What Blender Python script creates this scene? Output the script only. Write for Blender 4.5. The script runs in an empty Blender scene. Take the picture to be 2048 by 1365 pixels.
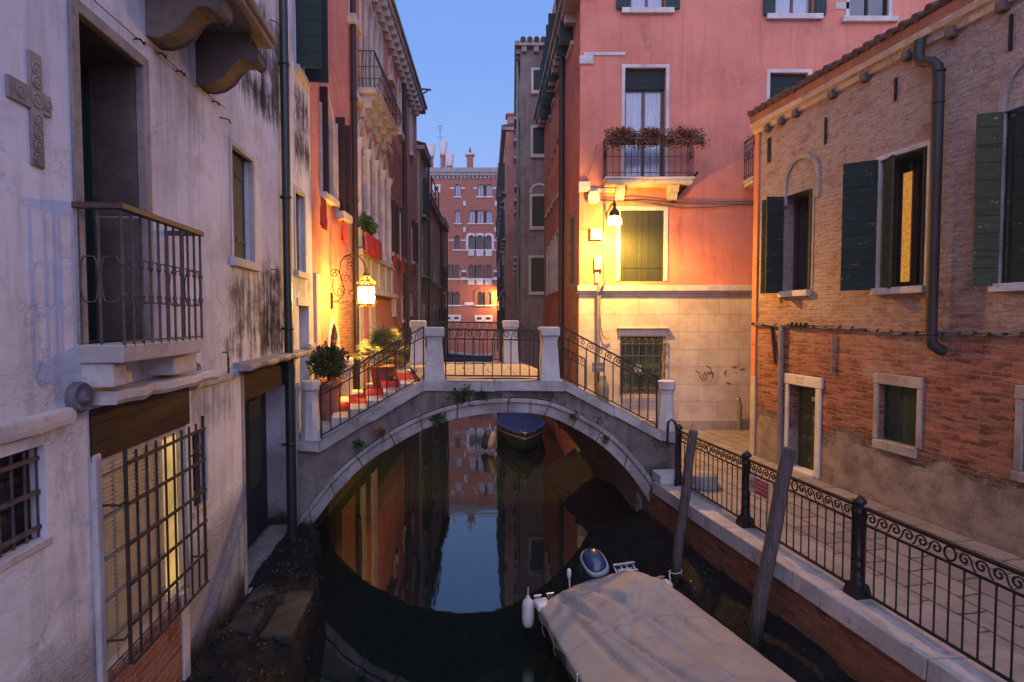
import bpy, bmesh, math, random
from mathutils import Vector, Matrix
from mathutils.geometry import tessellate_polygon
R = math.radians
random.seed(7)
SC = bpy.context.scene
COL = SC.collection

# ------------------------------------------------------------------ camera
EYE = 3.55                       # eye height; the low tide water lies at WZ
WZ = -.65
HAZE = .0009
FPX, CX, CY, HOR = 1100.0, 1024.0, 682.5, 638.0
PITCH = math.atan((CY - HOR) / FPX)
cam = bpy.data.cameras.new('Camera')
cam.sensor_width = 36.0
cam.lens = FPX / 2048 * 36.0
cam.clip_start = 0.05
cam.clip_end = 2000
camo = bpy.data.objects.new('Camera', cam)
COL.objects.link(camo)
camo.location = (0, 0, EYE)
camo.rotation_euler = (math.pi / 2 - PITCH, 0, 0)
SC.camera = camo
SC.render.resolution_x, SC.render.resolution_y = 1024, 682

# ------------------------------------------------------------------ world: blue dusk, rosy glow behind the viewer
W = bpy.data.worlds.new('World')
SC.world = W
W.use_nodes = True
wt = W.node_tree
bg = wt.nodes['Background']
sky = wt.nodes.new('ShaderNodeTexSky')
sky.sky_type = 'NISHITA'
sky.sun_disc = False
sky.sun_elevation = R(1.5)
sky.sun_rotation = R(180)
tc = wt.nodes.new('ShaderNodeTexCoord')
sep = wt.nodes.new('ShaderNodeSeparateXYZ')
wt.links.new(tc.outputs['Generated'], sep.inputs[0])
def wramp(sock, stops):
    r = wt.nodes.new('ShaderNodeValToRGB')
    while len(r.color_ramp.elements) < len(stops):
        r.color_ramp.elements.new(.5)
    for e, (p, c) in zip(r.color_ramp.elements, stops):
        e.position = p
        e.color = (*c, 1)
    wt.links.new(sock, r.inputs[0])
    return r.outputs[0]
zen = wramp(sep.outputs['Z'], [(0, (.45, .57, .90)), (.18, (.31, .48, .93)), (.42, (.185, .375, .90)), (1, (.15, .26, .64))])
mp = wt.nodes.new('ShaderNodeMapRange')
mp.inputs['From Min'].default_value = .25
mp.inputs['From Max'].default_value = -.75
mp.interpolation_type = 'SMOOTHSTEP'
wt.links.new(sep.outputs['Y'], mp.inputs['Value'])
glow = wramp(sep.outputs['Z'], [(0, (1.45, 1.15, 1.78)), (.35, (1.2, 1.18, 2.2)), (1, (.40, .48, 1.0))])
mx = wt.nodes.new('ShaderNodeMix'); mx.data_type = 'RGBA'
wt.links.new(mp.outputs[0], mx.inputs[0]); wt.links.new(zen, mx.inputs[6]); wt.links.new(glow, mx.inputs[7])
nis = wt.nodes.new('ShaderNodeMix'); nis.data_type = 'RGBA'; nis.blend_type = 'ADD'
nis.inputs[0].default_value = .03
wt.links.new(mx.outputs[2], nis.inputs[6]); wt.links.new(sky.outputs[0], nis.inputs[7])
wt.links.new(nis.outputs[2], bg.inputs[0])
bg.inputs[1].default_value = 1.0

sun = bpy.data.lights.new('dusk_glow', 'SUN')
sun.energy = 1.65
sun.angle = R(80)
sun.color = (.67, .78, 1.0)
suno = bpy.data.objects.new('dusk_glow', sun)
COL.objects.link(suno)
suno.rotation_euler = (R(42), 0, R(-8))       # from behind the viewer, high up

vs = SC.view_settings
vs.view_transform = 'Standard'
vs.look = 'None'
vs.exposure = 0.0
vs.gamma = 1
cy = SC.cycles
cy.use_denoising = True
cy.max_bounces = 6
cy.diffuse_bounces = 3
cy.glossy_bounces = 3
cy.transparent_max_bounces = 8
cy.sample_clamp_indirect = 4
cy.caustics_reflective = False
cy.caustics_refractive = False

# ------------------------------------------------------------------ material graph helper
class G:
    def __init__(s, name, rough=.8, metal=0, spec=None):
        s.m = bpy.data.materials.new(name); s.m.use_nodes = True
        s.t = s.m.node_tree; s.b = s.t.nodes['Principled BSDF']
        s.b.inputs['Roughness'].default_value = rough
        s.b.inputs['Metallic'].default_value = metal
        if spec is not None: s.b.inputs['Specular IOR Level'].default_value = spec
        s.co = s.t.nodes.new('ShaderNodeTexCoord')
        s.uvs = s.co.outputs['UV']
        s._sep = None
    def put(s, node, i, v):
        k = node.inputs[i]
        if isinstance(v, bpy.types.NodeSocket): s.t.links.new(v, k)
        elif isinstance(v, (tuple, list)) and len(v) == 3 and k.type == 'RGBA': k.default_value = (*v, 1)
        else: k.default_value = v
    def vec(s, stretch=(1, 1, 1), obj=False):
        n = s.t.nodes.new('ShaderNodeMapping'); n.inputs['Scale'].default_value = stretch
        s.t.links.new(s.co.outputs['Object'] if obj else s.uvs, n.inputs[0]); return n.outputs[0]
    def uz(s):
        if not s._sep:
            s._sep = s.t.nodes.new('ShaderNodeSeparateXYZ'); s.t.links.new(s.uvs, s._sep.inputs[0])
        return s._sep.outputs[0], s._sep.outputs[1]
    def noise(s, scale, detail=5, rough=.6, stretch=(1, 1, 1), obj=False, col=False, dist=0):
        n = s.t.nodes.new('ShaderNodeTexNoise'); n.inputs['Scale'].default_value = scale
        n.inputs['Detail'].default_value = detail; n.inputs['Roughness'].default_value = rough
        n.inputs['Distortion'].default_value = dist
        s.t.links.new(s.vec(stretch, obj), n.inputs[0]); return n.outputs[1 if col else 0]
    def voro(s, scale, stretch=(1, 1, 1), feat='F1', out=0, obj=False):
        n = s.t.nodes.new('ShaderNodeTexVoronoi'); n.feature = feat; n.inputs['Scale'].default_value = scale
        s.t.links.new(s.vec(stretch, obj), n.inputs[0]); return n.outputs[out]
    def rng(s, v, a, b, c=0., d=1., smooth=True):
        n = s.t.nodes.new('ShaderNodeMapRange'); n.interpolation_type = 'SMOOTHSTEP' if smooth else 'LINEAR'
        for i, q in enumerate((v, a, b, c, d)): s.put(n, i, q)
        return n.outputs[0]
    def mth(s, op, a, b=0.):
        n = s.t.nodes.new('ShaderNodeMath'); n.operation = op; s.put(n, 0, a); s.put(n, 1, b); return n.outputs[0]
    def mul(s, *a):
        r = a[0]
        for q in a[1:]: r = s.mth('MULTIPLY', r, q)
        return r
    def mix(s, f, a, b, blend='MIX'):
        n = s.t.nodes.new('ShaderNodeMix'); n.data_type = 'RGBA'; n.blend_type = blend
        s.put(n, 0, f); s.put(n, 6, a); s.put(n, 7, b); return n.outputs[2]
    def bump(s, h, strength=.3, dist=.02, normal=None):
        n = s.t.nodes.new('ShaderNodeBump'); n.inputs['Strength'].default_value = strength
        n.inputs['Distance'].default_value = dist; s.t.links.new(h, n.inputs['Height'])
        if normal is not None: s.t.links.new(normal, n.inputs['Normal'])
        return n.outputs[0]
    def brick(s, c1, c2, mortar, w=.26, h=.072, ms=.009, off=.5, smooth=.15, warp=.012, bias=0):
        n = s.t.nodes.new('ShaderNodeTexBrick'); n.offset = off
        for k, v in (('Color1', c1), ('Color2', c2), ('Mortar', mortar), ('Scale', 1.), ('Brick Width', w), ('Row Height', h), ('Mortar Size', ms), ('Mortar Smooth', smooth), ('Bias', bias)):
            s.put(n, k, v)
        v = s.t.nodes.new('ShaderNodeVectorMath'); v.operation = 'MULTIPLY_ADD'
        s.t.links.new(s.noise(3.5, 4, .7, col=True), v.inputs[0]); v.inputs[1].default_value = (warp * 2,) * 3
        s.t.links.new(s.uvs, v.inputs[2])
        s.t.links.new(v.outputs[0], n.inputs['Vector']); return n.outputs[0], n.outputs[1]
    def box(s, u0, u1, z0, z1, su=.12, sz=.15):
        u, z = s.uz()
        return s.mul(s.rng(u, u0 - su, u0 + su), s.rng(u, u1 + su, u1 - su), s.rng(z, z0 - sz, z0 + sz), s.rng(z, z1 + sz, z1 - sz))
    def fin(s, col, normal=None, rough=None):
        s.put(s.b, 'Base Color', col)
        if normal is not None: s.t.links.new(normal, s.b.inputs['Normal'])
        if rough is not None: s.put(s.b, 'Roughness', rough)
        return s.m

def simple(name, c, rough=.7, metal=0, var=.25, scale=6., bump=.1, dist=.01, spec=None, stretch=(1, 1, 1), obj=True, dark=None):
    g = G(name, rough, metal, spec)
    d = dark or tuple(x * (1 - var) for x in c)
    n = g.noise(scale, 6, .6, stretch, obj)
    col = g.mix(g.rng(n, .35, .68), d, c)
    nb = g.noise(scale * 6, 4, .6, stretch, obj)
    return g.fin(col, g.bump(nb, bump, dist) if bump else None)

def plaster(name, c, c2, patch=None, dirt=.35, grain=.25, stains=(), low=None, lowbump=0., lowcol=None, dark=(.03, .028, .03), drips=.3, wear=1.):
    """mottled lime plaster in metres of wall; stains = boxes (u0,u1,z0,z1,amount) of black weather streaks with their own ragged outline"""
    g = G(name, .9, spec=.2)
    u, z = g.uz()
    big = g.noise(.55, 6, .62); mid = g.noise(2.6, 6, .65); fine = g.noise(34, 5, .65)
    st = g.noise(1.0, 5, .6, (5.5, .45, 1))
    col = g.mix(g.rng(big, .35, .66), c, c2)
    if patch: col = g.mix(g.mul(g.rng(mid, .52, .66), .55), col, patch)
    col = g.mix(g.mul(g.rng(st, .48, .68), drips), col, tuple(x * .62 for x in c2))
    col = g.mix(g.mul(g.rng(g.noise(7, 6, .7), .52, .8), dirt), col, tuple(x * .5 for x in c2))
    if stains:
        sn = g.noise(1.0, 6, .68, (7.5, .8, 1), dist=.4); bl = g.noise(3.0, 6, .7)
        sm = g.mth('ADD', g.mul(sn, .62), g.mul(bl, .45))
        for (a, b, cz, d, am) in stains:
            k = g.mul(g.box(a, b, cz, d, .25, .3), 1.)
            th = g.mth('ADD', sm, g.mul(k, .16))
            col = g.mix(g.mul(g.rng(th, .565, .75), k, am), col, dark)
    # old repairs with a torn edge, and hairline cracks
    pn = g.noise(.85, 7, .68, (1, 1.15, 1), dist=.6); pe = g.rng(pn, .575, .590)
    col = g.mix(g.mul(pe, wear * (.25 + dirt * .35)), col, tuple(x * .74 for x in c2))
    edge = g.mul(g.rng(pn, .565, .580), g.rng(pn, .600, .583))
    col = g.mix(g.mul(edge, .4 * wear), col, tuple(x * .5 for x in c2))
    cv_ = g.t.nodes.new('ShaderNodeVectorMath'); cv_.operation = 'MULTIPLY_ADD'
    g.t.links.new(g.noise(2.2, 5, .7, col=True), cv_.inputs[0]); cv_.inputs[1].default_value = (.55,) * 3; g.t.links.new(g.uvs, cv_.inputs[2])
    vn = g.t.nodes.new('ShaderNodeTexVoronoi'); vn.feature = 'DISTANCE_TO_EDGE'; vn.inputs['Scale'].default_value = .55; g.t.links.new(cv_.outputs[0], vn.inputs[0])
    ck = g.mul(g.rng(vn.outputs[0], .010, .002), g.rng(big, .46, .58))
    col = g.mix(g.mul(ck, .7 * wear), col, tuple(x * .3 for x in c2))
    hgt = g.mth('ADD', g.mul(fine, .35), g.mul(mid, .9))
    hgt = g.mth('SUBTRACT', g.mth('SUBTRACT', hgt, g.mul(pe, .5)), g.mul(ck, .6))
    if low is not None:
        nz = g.mth('ADD', z, g.mul(g.mth('SUBTRACT', big, .5), 1.4))
        lo = g.rng(nz, low + .25, low - .25)
        rough_h = g.noise(15, 6, .75)
        low_h = g.mul(g.mth('ADD', rough_h, g.mul(g.noise(46, 3, .6), .5)), lo)
        if lowcol: col = g.mix(g.mul(lo, .6), col, lowcol)
        col = g.mix(g.mul(g.rng(g.noise(55, 3, .65), .50, .66), lo, .55), col, tuple(x * .42 for x in c2))
        col = g.mix(g.mul(g.rng(rough_h, .52, .3), lo, .4), col, tuple(x * .35 for x in c2))  # crevice shade painted into the hollows, where the bump alone shows little
        gz = g.mth('ADD', z, g.mul(g.mth('SUBTRACT', mid, .5), .5))
        col = g.mix(g.rng(gz, .55, .2), col, (.035, .035, .022))
    nrm = g.bump(hgt, grain, .03)
    if low is not None: nrm = g.bump(low_h, min(1, lowbump), .07, nrm)
    return g.fin(col, nrm)

def bricks(name, c1, c2, mortar, wash=None, wash_z=None, wash_amt=.8, base=None, base_z=None, bump=.6, w=.25, h=.068, damp=None, dirt=.4, ms=.010, warp=.03):
    g = G(name, .92, spec=.15)
    u, z = g.uz()
    col, fac = g.brick(c1, c2, mortar, w, h, ms, warp=warp, smooth=.35)
    big = g.noise(.6, 6, .65); mid = g.noise(3.2, 6, .7); fine = g.noise(28, 5, .7)
    cell = g.noise(1, 3, .6, (.8 / w, .8 / h, 1))
    col = g.mix(g.mul(g.rng(cell, .52, .68), .75), col, tuple(x * .45 for x in c1))
    col = g.mix(g.mul(g.rng(cell, .42, .3), .5), col, tuple(min(1, x * 1.45) for x in c2))
    col = g.mix(g.mul(g.rng(mid, .5, .75), dirt), col, tuple(x * .4 for x in c1))
    hh = g.mth('ADD', g.mul(g.mth('SUBTRACT', 1., fac), .8), g.mul(fine, .5))
    hh = g.mth('ADD', hh, g.mul(mid, .8))
    if wash:
        zz = g.mth('ADD', g.mth('ADD', z, g.mul(g.mth('SUBTRACT', big, .5), 4.2)), g.mul(g.mth('SUBTRACT', mid, .5), 2.2))
        f = g.rng(zz, wash_z - .7, wash_z + .9)
        keep = g.mul(g.rng(g.noise(7, 6, .75, (1, 1.8, 1)), .36, .54, .42, 1.), g.rng(g.noise(1.9, 6, .7), .36, .52, .55, 1.))
        wc = g.mix(g.rng(fine, .3, .7), tuple(x * .72 for x in wash), wash)
        col = g.mix(g.mul(f, keep, wash_amt), col, wc)
    if base:
        zz = g.mth('ADD', g.mth('ADD', z, g.mul(g.mth('SUBTRACT', g.noise(1.1, 7, .7), .5), 1.5)), g.mul(g.mth('SUBTRACT', fine, .5), .5))
        f = g.rng(zz, base_z + .10, base_z - .08)
        bc = g.mix(g.rng(mid, .35, .68), base, tuple(x * .5 for x in base))
        col = g.mix(f, col, bc)
        hh = g.mix(f, hh, g.mul(fine, .5))
    if damp is not None:
        zz = g.mth('ADD', z, g.mul(g.mth('SUBTRACT', mid, .5), .5))
        col = g.mix(g.rng(zz, damp + .2, damp - .2), col, (.012, .013, .008))
    return g.fin(col, g.bump(hh, bump, .045))

def stone(name, c, c2, joint=None, bump=.25, dirt=.4, scale=1., damp=None):
    g = G(name, .78, spec=.3)
    u, z = g.uz()
    big = g.noise(1.4 * scale, 6, .65); mid = g.noise(7 * scale, 6, .7); fine = g.noise(50, 4, .6)
    col = g.mix(g.rng(big, .35, .65), c, c2)
    col = g.mix(g.mul(g.rng(mid, .52, .75), dirt), col, tuple(x * .38 for x in c2))
    sk = g.noise(1., 6, .65, (9, .9, 1)); pit = g.noise(24 * scale, 3, .6)
    col = g.mix(g.mul(g.rng(sk, .53, .72), dirt * .8), col, tuple(x * .45 for x in c2))
    col = g.mix(g.mul(g.rng(pit, .62, .72), dirt * .7), col, tuple(x * .4 for x in c2))
    h = g.mth('SUBTRACT', g.mth('ADD', g.mul(mid, .8), g.mul(fine, .25)), g.mul(g.rng(pit, .6, .72), .35))
    if joint:
        w, hh = joint
        bc, fac = g.brick((1, 1, 1), (.82, .82, .82), (.35, .33, .3), w, hh, .006, warp=.01)
        col = g.mix(.8, col, bc, 'MULTIPLY')
        h = g.mth('ADD', h, g.mul(g.mth('SUBTRACT', 1., fac), .5))
    if damp is not None:
        zz = g.mth('ADD', z, g.mul(g.mth('SUBTRACT', big, .5), .5))
        col = g.mix(g.rng(zz, damp + .15, damp - .15), col, (.02, .02, .014))
    return g.fin(col, g.bump(h, bump, .02))

def boards(name, c, c2, w=.11, horizontal=False, peel=None, peel_amt=.5, rough=.55):
    g = G(name, rough, spec=.22)
    bc, fac = g.brick((1, 1, 1), (.86, .86, .86), (.12, .12, .12), 30 if horizontal else w, w if horizontal else 30, .005, off=0, warp=.0015)
    grain = g.noise(4, 5, .6, (1, 9, 1) if horizontal else (9, 1, 1))
    col = g.mix(g.rng(grain, .35, .7), c, c2)
    col = g.mix(1., col, bc, 'MULTIPLY')
    h = g.mth('ADD', g.mul(grain, .3), g.mul(g.mth('SUBTRACT', 1., fac), 1.))
    if peel:
        pn = g.noise(5., 7, .72, (1, 1.5, 1))
        pf = g.mul(g.rng(pn, .605, .63), peel_amt)
        col = g.mix(pf, col, g.mix(g.noise(22, 3), peel, tuple(x * .6 for x in peel)))
    return g.fin(col, g.bump(h, .5, .008))

def emit(name, c, strength, var=0., clear=0., stretch=(1, 1, 1)):
    g = G(name, .6)
    if var:
        n = g.noise(3, 3, .5, stretch)
        col = g.mix(g.rng(n, .3, .7), tuple(x * (1 - var) for x in c), c)
    else: col = c
    e = g.t.nodes.new('ShaderNodeEmission'); g.put(e, 0, col); e.inputs[1].default_value = strength
    out = g.t.nodes['Material Output']
    if clear:
        tr = g.t.nodes.new('ShaderNodeBsdfTransparent'); mxs = g.t.nodes.new('ShaderNodeMixShader')
        mxs.inputs[0].default_value = clear
        g.t.links.new(e.outputs[0], mxs.inputs[1]); g.t.links.new(tr.outputs[0], mxs.inputs[2]); g.t.links.new(mxs.outputs[0], out.inputs[0])
    else: g.t.links.new(e.outputs[0], out.inputs[0])
    return g.m

# ------------------------------------------------------------------ mesh builder
class MB:
    def __init__(s): s.v = []; s.f = []; s.sm = []; s.uv = {}
    def face(s, pts, smooth=False):
        i = len(s.v); s.v += [tuple(p) for p in pts]; s.f.append(tuple(range(i, i + len(pts)))); s.sm.append(smooth)
    def raw(s, vs_, fs, smooth=False):
        i = len(s.v); s.v += [tuple(p) for p in vs_]
        for f in fs: s.f.append(tuple(i + k for k in f)); s.sm.append(smooth)
        return s
    def box(s, x0, y0, z0, x1, y1, z1):
        v = [(x0, y0, z0), (x1, y0, z0), (x1, y1, z0), (x0, y1, z0), (x0, y0, z1), (x1, y0, z1), (x1, y1, z1), (x0, y1, z1)]
        return s.raw(v, [(0, 3, 2, 1), (4, 5, 6, 7), (0, 1, 5, 4), (1, 2, 6, 5), (2, 3, 7, 6), (3, 0, 4, 7)])
    def hexa(s, lo, hi):
        return s.raw(list(lo) + list(hi), [(0, 3, 2, 1), (4, 5, 6, 7), (0, 1, 5, 4), (1, 2, 6, 5), (2, 3, 7, 6), (3, 0, 4, 7)])
    def prism(s, poly, y0, y1, ax='y', smooth=False):
        """polygon in (x,z) extruded along y, or in (y,z) along x, or in (x,y) along z"""
        def P(a, b, t): return (a, t, b) if ax == 'y' else ((t, a, b) if ax == 'x' else (a, b, t))
        n = len(poly)
        v = [P(a, b, y0) for a, b in poly] + [P(a, b, y1) for a, b in poly]
        s.raw(v, [(i, (i + 1) % n, n + (i + 1) % n, n + i) for i in range(n)], smooth)
        for t, rev in ((y0, False), (y1, True)):
            tri = tessellate_polygon([[Vector((a, b, 0)) for a, b in poly]])
            s.raw([P(a, b, t) for a, b in poly], [tuple(q[::-1]) if rev else tuple(q) for q in tri])
        return s
    def ring(s, outer, inner, y0, y1, closed=True, ax='y'):
        n = len(outer)
        def P(a, b, t): return (a, t, b) if ax == 'y' else ((t, a, b) if ax == 'x' else (a, b, t))
        v = [P(a, b, y0) for a, b in outer] + [P(a, b, y0) for a, b in inner] + [P(a, b, y1) for a, b in outer] + [P(a, b, y1) for a, b in inner]
        fs = []
        for i in range(n if closed else n - 1):
            j = (i + 1) % n
            fs += [(i, j, n + j, n + i), (2 * n + i, 3 * n + i, 3 * n + j, 2 * n + j), (i, 2 * n + i, 2 * n + j, j), (n + i, n + j, 3 * n + j, 3 * n + i)]
        if not closed: fs += [(0, n, 3 * n, 2 * n), (n - 1, 3 * n - 1, 4 * n - 1, 2 * n - 1)]
        return s.raw(v, fs)
    def tube(s, pts, r, k=6, cap=True, smooth=True, flat=None):
        pts = [Vector(p) for p in pts]; n = len(pts)
        rr = r if isinstance(r, (list, tuple)) else [r] * n
        t0 = (pts[1] - pts[0]).normalized()
        a = t0.cross(Vector((0, 0, 1)))
        if a.length < .05: a = t0.cross(Vector((0, 1, 0)))
        a.normalize()
        v = []
        for i, p in enumerate(pts):
            t = (pts[min(i + 1, n - 1)] - pts[max(i - 1, 0)]).normalized()
            a = (a - t * a.dot(t))
            if a.length < 1e-6: a = t.orthogonal()
            a.normalize(); b = t.cross(a)
            for j in range(k):
                w = 2 * math.pi * (j + .5) / k
                v.append(p + (a * math.cos(w) + b * math.sin(w)) * rr[i])
        fs = [(i * k + j, i * k + (j + 1) % k, (i + 1) * k + (j + 1) % k, (i + 1) * k + j) for i in range(n - 1) for j in range(k)]
        s.raw(v, fs, smooth and k > 4)
        if cap: s.raw(v[:k], [tuple(range(k))[::-1]]); s.raw(v[-k:], [tuple(range(k))])
        return s
    def lathe(s, prof, c=(0, 0, 0), k=16, smooth=True, sq=False, ax='z'):
        n = len(prof); v = []
        for r, z in prof:
            for j in range(k):
                w = 2 * math.pi * (j + (.5 if sq else 0)) / k
                q = r / math.cos(math.pi / k) if sq else r
                x, y = q * math.cos(w), q * math.sin(w)
                v.append((c[0] + x, c[1] + y, c[2] + z) if ax == 'z' else (c[0] + x, c[1] + z, c[2] + y))
        fs = [(i * k + j, i * k + (j + 1) % k, (i + 1) * k + (j + 1) % k, (i + 1) * k + j) for i in range(n - 1) for j in range(k)]
        s.raw(v, fs, smooth and not sq)
        s.raw(v[:k], [tuple(range(k))[::-1]]); s.raw(v[-k:], [tuple(range(k))])
        return s
    def leaf(s, p, d, up, L, w):
        d = d.normalized(); sd = d.cross(up)
        if sd.length < 1e-3: sd = d.orthogonal()
        sd = sd.normalized() * w
        s.face([p, p + d * L * .5 + sd, p + d * L, p + d * L * .5 - sd])
    def build(s, name, m, parent=None, bevel=0, loc=None, rz=0, solid=0):
        me = bpy.data.meshes.new(name)
        me.from_pydata(s.v, [], s.f)
        me.polygons.foreach_set('use_smooth', s.sm)
        uv = me.uv_layers.new(name='UVMap').data
        for p in me.polygons:
            n = p.normal; a = max(range(3), key=lambda i: abs(n[i]))
            for li in p.loop_indices:
                c = me.vertices[me.loops[li].vertex_index].co
                uv[li].uv = (c.y, c.z) if a == 0 else ((c.x, c.z) if a == 1 else (c.x, c.y))
        for q in (m if isinstance(m, (list, tuple)) else [m]): me.materials.append(q)
        o = bpy.data.objects.new(name, me); COL.objects.link(o)
        if parent: o.parent = parent
        if loc: o.location = loc
        if rz: o.rotation_euler.z = rz
        if bevel:
            b = o.modifiers.new('b', 'BEVEL'); b.width = bevel; b.segments = 2; b.limit_method = 'ANGLE'; b.angle_limit = R(40)
            w = o.modifiers.new('w', 'WELD'); w.merge_threshold = .0002
            o.modifiers.move(1, 0)
        return o

def tag(o, label=None, cat=None, group=None, kind=None):
    if label: o['label'] = label
    if cat: o['category'] = cat
    if group: o['group'] = group
    if kind: o['kind'] = kind
    return o
def empty(name, loc, rz=0, label=None, cat=None, group=None):
    o = bpy.data.objects.new(name, None); COL.objects.link(o); o.location = loc; o.rotation_euler.z = rz
    o.empty_display_size = .2
    return tag(o, label, cat, group)
def copy_tree(o, parent=None):
    kids = [c for c in o.children]
    c = o.copy(); COL.objects.link(c)
    if parent: c.parent = parent
    for k in kids: copy_tree(k, c)
    return c

def repeat(o, locs):
    o.location = locs[0]
    for l in locs[1:]:
        c = o.copy(); COL.objects.link(c); c.location = l; c.parent = o.parent

# ------------------------------------------------------------------ photograph pixel -> point on a real plane
def ray(px, py):
    x, u = (px - CX) / FPX, -(py - CY) / FPX
    c, s = math.cos(PITCH), math.sin(PITCH)
    return Vector((x, c + u * s, -s + u * c))
def at_y(px, py, Y):
    d = ray(px, py); t = Y / d.y
    return Vector((d.x * t, Y, EYE + d.z * t))
def at_z(px, py, z):
    d = ray(px, py); t = (z - EYE) / d.z
    return Vector((d.x * t, d.y * t, z))

class Frame:
    """upright facade plane: local x along the wall, y into the building, z up from the water"""
    def __init__(s, X, Y, dx, dy):
        s.o = Vector((X, Y, 0)); s.ax = Vector((dx, dy, 0)).normalized(); s.n = Vector((-s.ax.y, s.ax.x, 0))
        s.rz = math.atan2(s.ax.y, s.ax.x)
    def loc(s, px, py, d=0.):
        r = ray(px, py); e = Vector((0, 0, EYE))
        t = ((s.o + s.n * d - e).dot(s.n)) / r.dot(s.n)
        p = e + r * t
        return (p - s.o).dot(s.ax), p.z
    def u(s, px, d=0.): return s.loc(px, HOR, d)[0]
    def w(s, x, y, z):
        p = s.o + s.ax * x + s.n * y; return Vector((p.x, p.y, z))
    def rect(s, xa, ya, xb, yb, d=0.):
        a, b = s.loc(xa, ya, d), s.loc(xb, yb, d)
        return min(a[0], b[0]), max(a[0], b[0]), min(a[1], b[1]), max(a[1], b[1])

def outline(u0, u1, z0, z1, arch=None, n=10):
    if not arch: return [(u0, z0), (u1, z0), (u1, z1), (u0, z1)]
    c, r = (u0 + u1) / 2, (u1 - u0) / 2
    if arch == 'seg': h = r * .35
    elif arch == 'pt': h = r * 1.5
    else: h = r
    zs = z1 - h; pts = [(u0, z0), (u1, z0)]
    for i in range(n + 1):
        a = math.pi * i / n
        x, y = math.cos(a), math.sin(a)
        if arch == 'pt':
            t = abs(x); y = math.sqrt(max(0, 1 - t ** 1.15)) * .8 + .2 * (1 - t)
        pts.append((c + r * x, zs + h * y))
    return pts
def inset(pts, f, base=True):
    us = [p[0] for p in pts]; zs = [p[1] for p in pts]
    c = (min(us) + max(us)) / 2; w = max(us) - min(us); z0, z1 = min(zs), max(zs); h = z1 - z0
    ku = (w - 2 * f) / w
    if base: return [(c + (u - c) * ku, z0 + f + (z - z0) * (h - 2 * f) / h) for u, z in pts]
    return [(c + (u - c) * ku, z0 + (z - z0) * (h - f) / h) for u, z in pts]

class House(Frame):
    def __init__(s, name, label, X, Y, dx, dy, cat='house', group=None):
        super().__init__(X, Y, dx, dy)
        s.root = empty(name, (X, Y, 0), s.rz, label, cat, group)
        s.holes = []
    def hole(s, pts, depth): s.holes.append((pts, depth)); return pts
    def wall(s, u0, u1, z0, z1, m, name='wall', back=None, thick=6., holes=True, roof=None, y=0.):
        mb = MB(); outer = [(u0, z0), (u1, z0), (u1, z1), (u0, z1)]
        hs = [h for h in s.holes if holes and min(p[0] for p in h[0]) > u0 and max(p[0] for p in h[0]) < u1 and min(p[1] for p in h[0]) > z0 and max(p[1] for p in h[0]) < z1]
        loops = [outer] + [h[0] for h in hs]
        flat = [p for l in loops for p in l]
        tri = tessellate_polygon([[Vector((a, b, 0)) for a, b in l] for l in loops])
        fs = []
        for t in tri:
            a, b, c = (flat[i] for i in t)
            cr = (b[0] - a[0]) * (c[1] - a[1]) - (b[1] - a[1]) * (c[0] - a[0])
            if abs(cr) < 1e-9: continue
            fs.append(tuple(t) if cr > 0 else tuple(t[::-1]))
        mb.raw([(a, y, b) for a, b in flat], fs)
        for pts, d in hs:
            n = len(pts)
            mb.raw([(a, y, b) for a, b in pts] + [(a, d, b) for a, b in pts], [(i, n + i, n + (i + 1) % n, (i + 1) % n) for i in range(n)])
            mb.prism([(a, b) for a, b in inset(pts, -.15)], d + .25, d + .27)      # back of the niche
        mb.face([(u0, y, z0), (u0, y, z1), (u0, thick, z1), (u0, thick, z0)])
        mb.face([(u1, y, z0), (u1, thick, z0), (u1, thick, z1), (u1, y, z1)])
        mb.face([(u0, thick, z0), (u0, thick, z1), (u1, thick, z1), (u1, thick, z0)])
        if roof is None: mb.face([(u0, y, z1), (u1, y, z1), (u1, thick, z1), (u0, thick, z1)])
        return mb.build(name, m, s.root)
    def part(s, name, mb, m, bevel=0): return mb.build(name, m, s.root, bevel)
# ------------------------------------------------------------------ shared materials
M_ist = stone('istrian_stone', (.50, .47, .45), (.36, .33, .32), dirt=.5)
M_ist_dk = stone('weathered_stone', (.30, .265, .25), (.17, .145, .135), dirt=.7)
M_brown_stone = stone('brown_stone', (.135, .105, .092), (.07, .054, .048), dirt=.6)
M_green = boards('green_boards', (.016, .036, .034), (.011, .024, .024), .12)
M_green_h = boards('green_planks', (.018, .036, .033), (.012, .024, .023), .26, True)
M_peel = boards('peeling_planks', (.013, .024, .018), (.008, .015, .012), .22, True, (.33, .26, .22), .55, rough=.75)
M_peel_lit_olive = boards('peeling_lit_olive_planks', (.050, .058, .030), (.030, .037, .020), .22, True, (.36, .31, .23), .55, rough=.75)  # lit copy of the dark planks, its light painted in as olive
M_olive = boards('olive_boards', (.030, .036, .020), (.021, .026, .015), .30)
M_grey_shut = boards('grey_green_boards', (.085, .095, .085), (.06, .07, .062), .13)
M_maroon = boards('dark_maroon_boards', (.045, .022, .026), (.03, .015, .018), .10)
M_dkwood = boards('dark_wood', (.036, .021, .018), (.020, .012, .011), .14, True)
M_brwood = simple('brown_window_wood', (.075, .035, .022), .5, var=.4, stretch=(8, 8, 1))
M_iron = simple('black_iron', (.018, .016, .017), .5, .4, .4, 20)
M_rust = simple('rusted_iron', (.105, .078, .080), .75, .2, .45, 14, bump=.3)
M_rustdk = simple('dark_rusted_iron', (.040, .024, .020), .75, .2, .45, 14, bump=.3)
M_pipe = simple('brown_pipe', (.026, .018, .018), .62, .1, .3, 3)
M_pipe_green = simple('green_pipe', (.016, .028, .026), .4, .1, .3, 3)
M_zinc = simple('grey_pipe', (.20, .185, .18), .5, .2, .3, 5)
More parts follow.
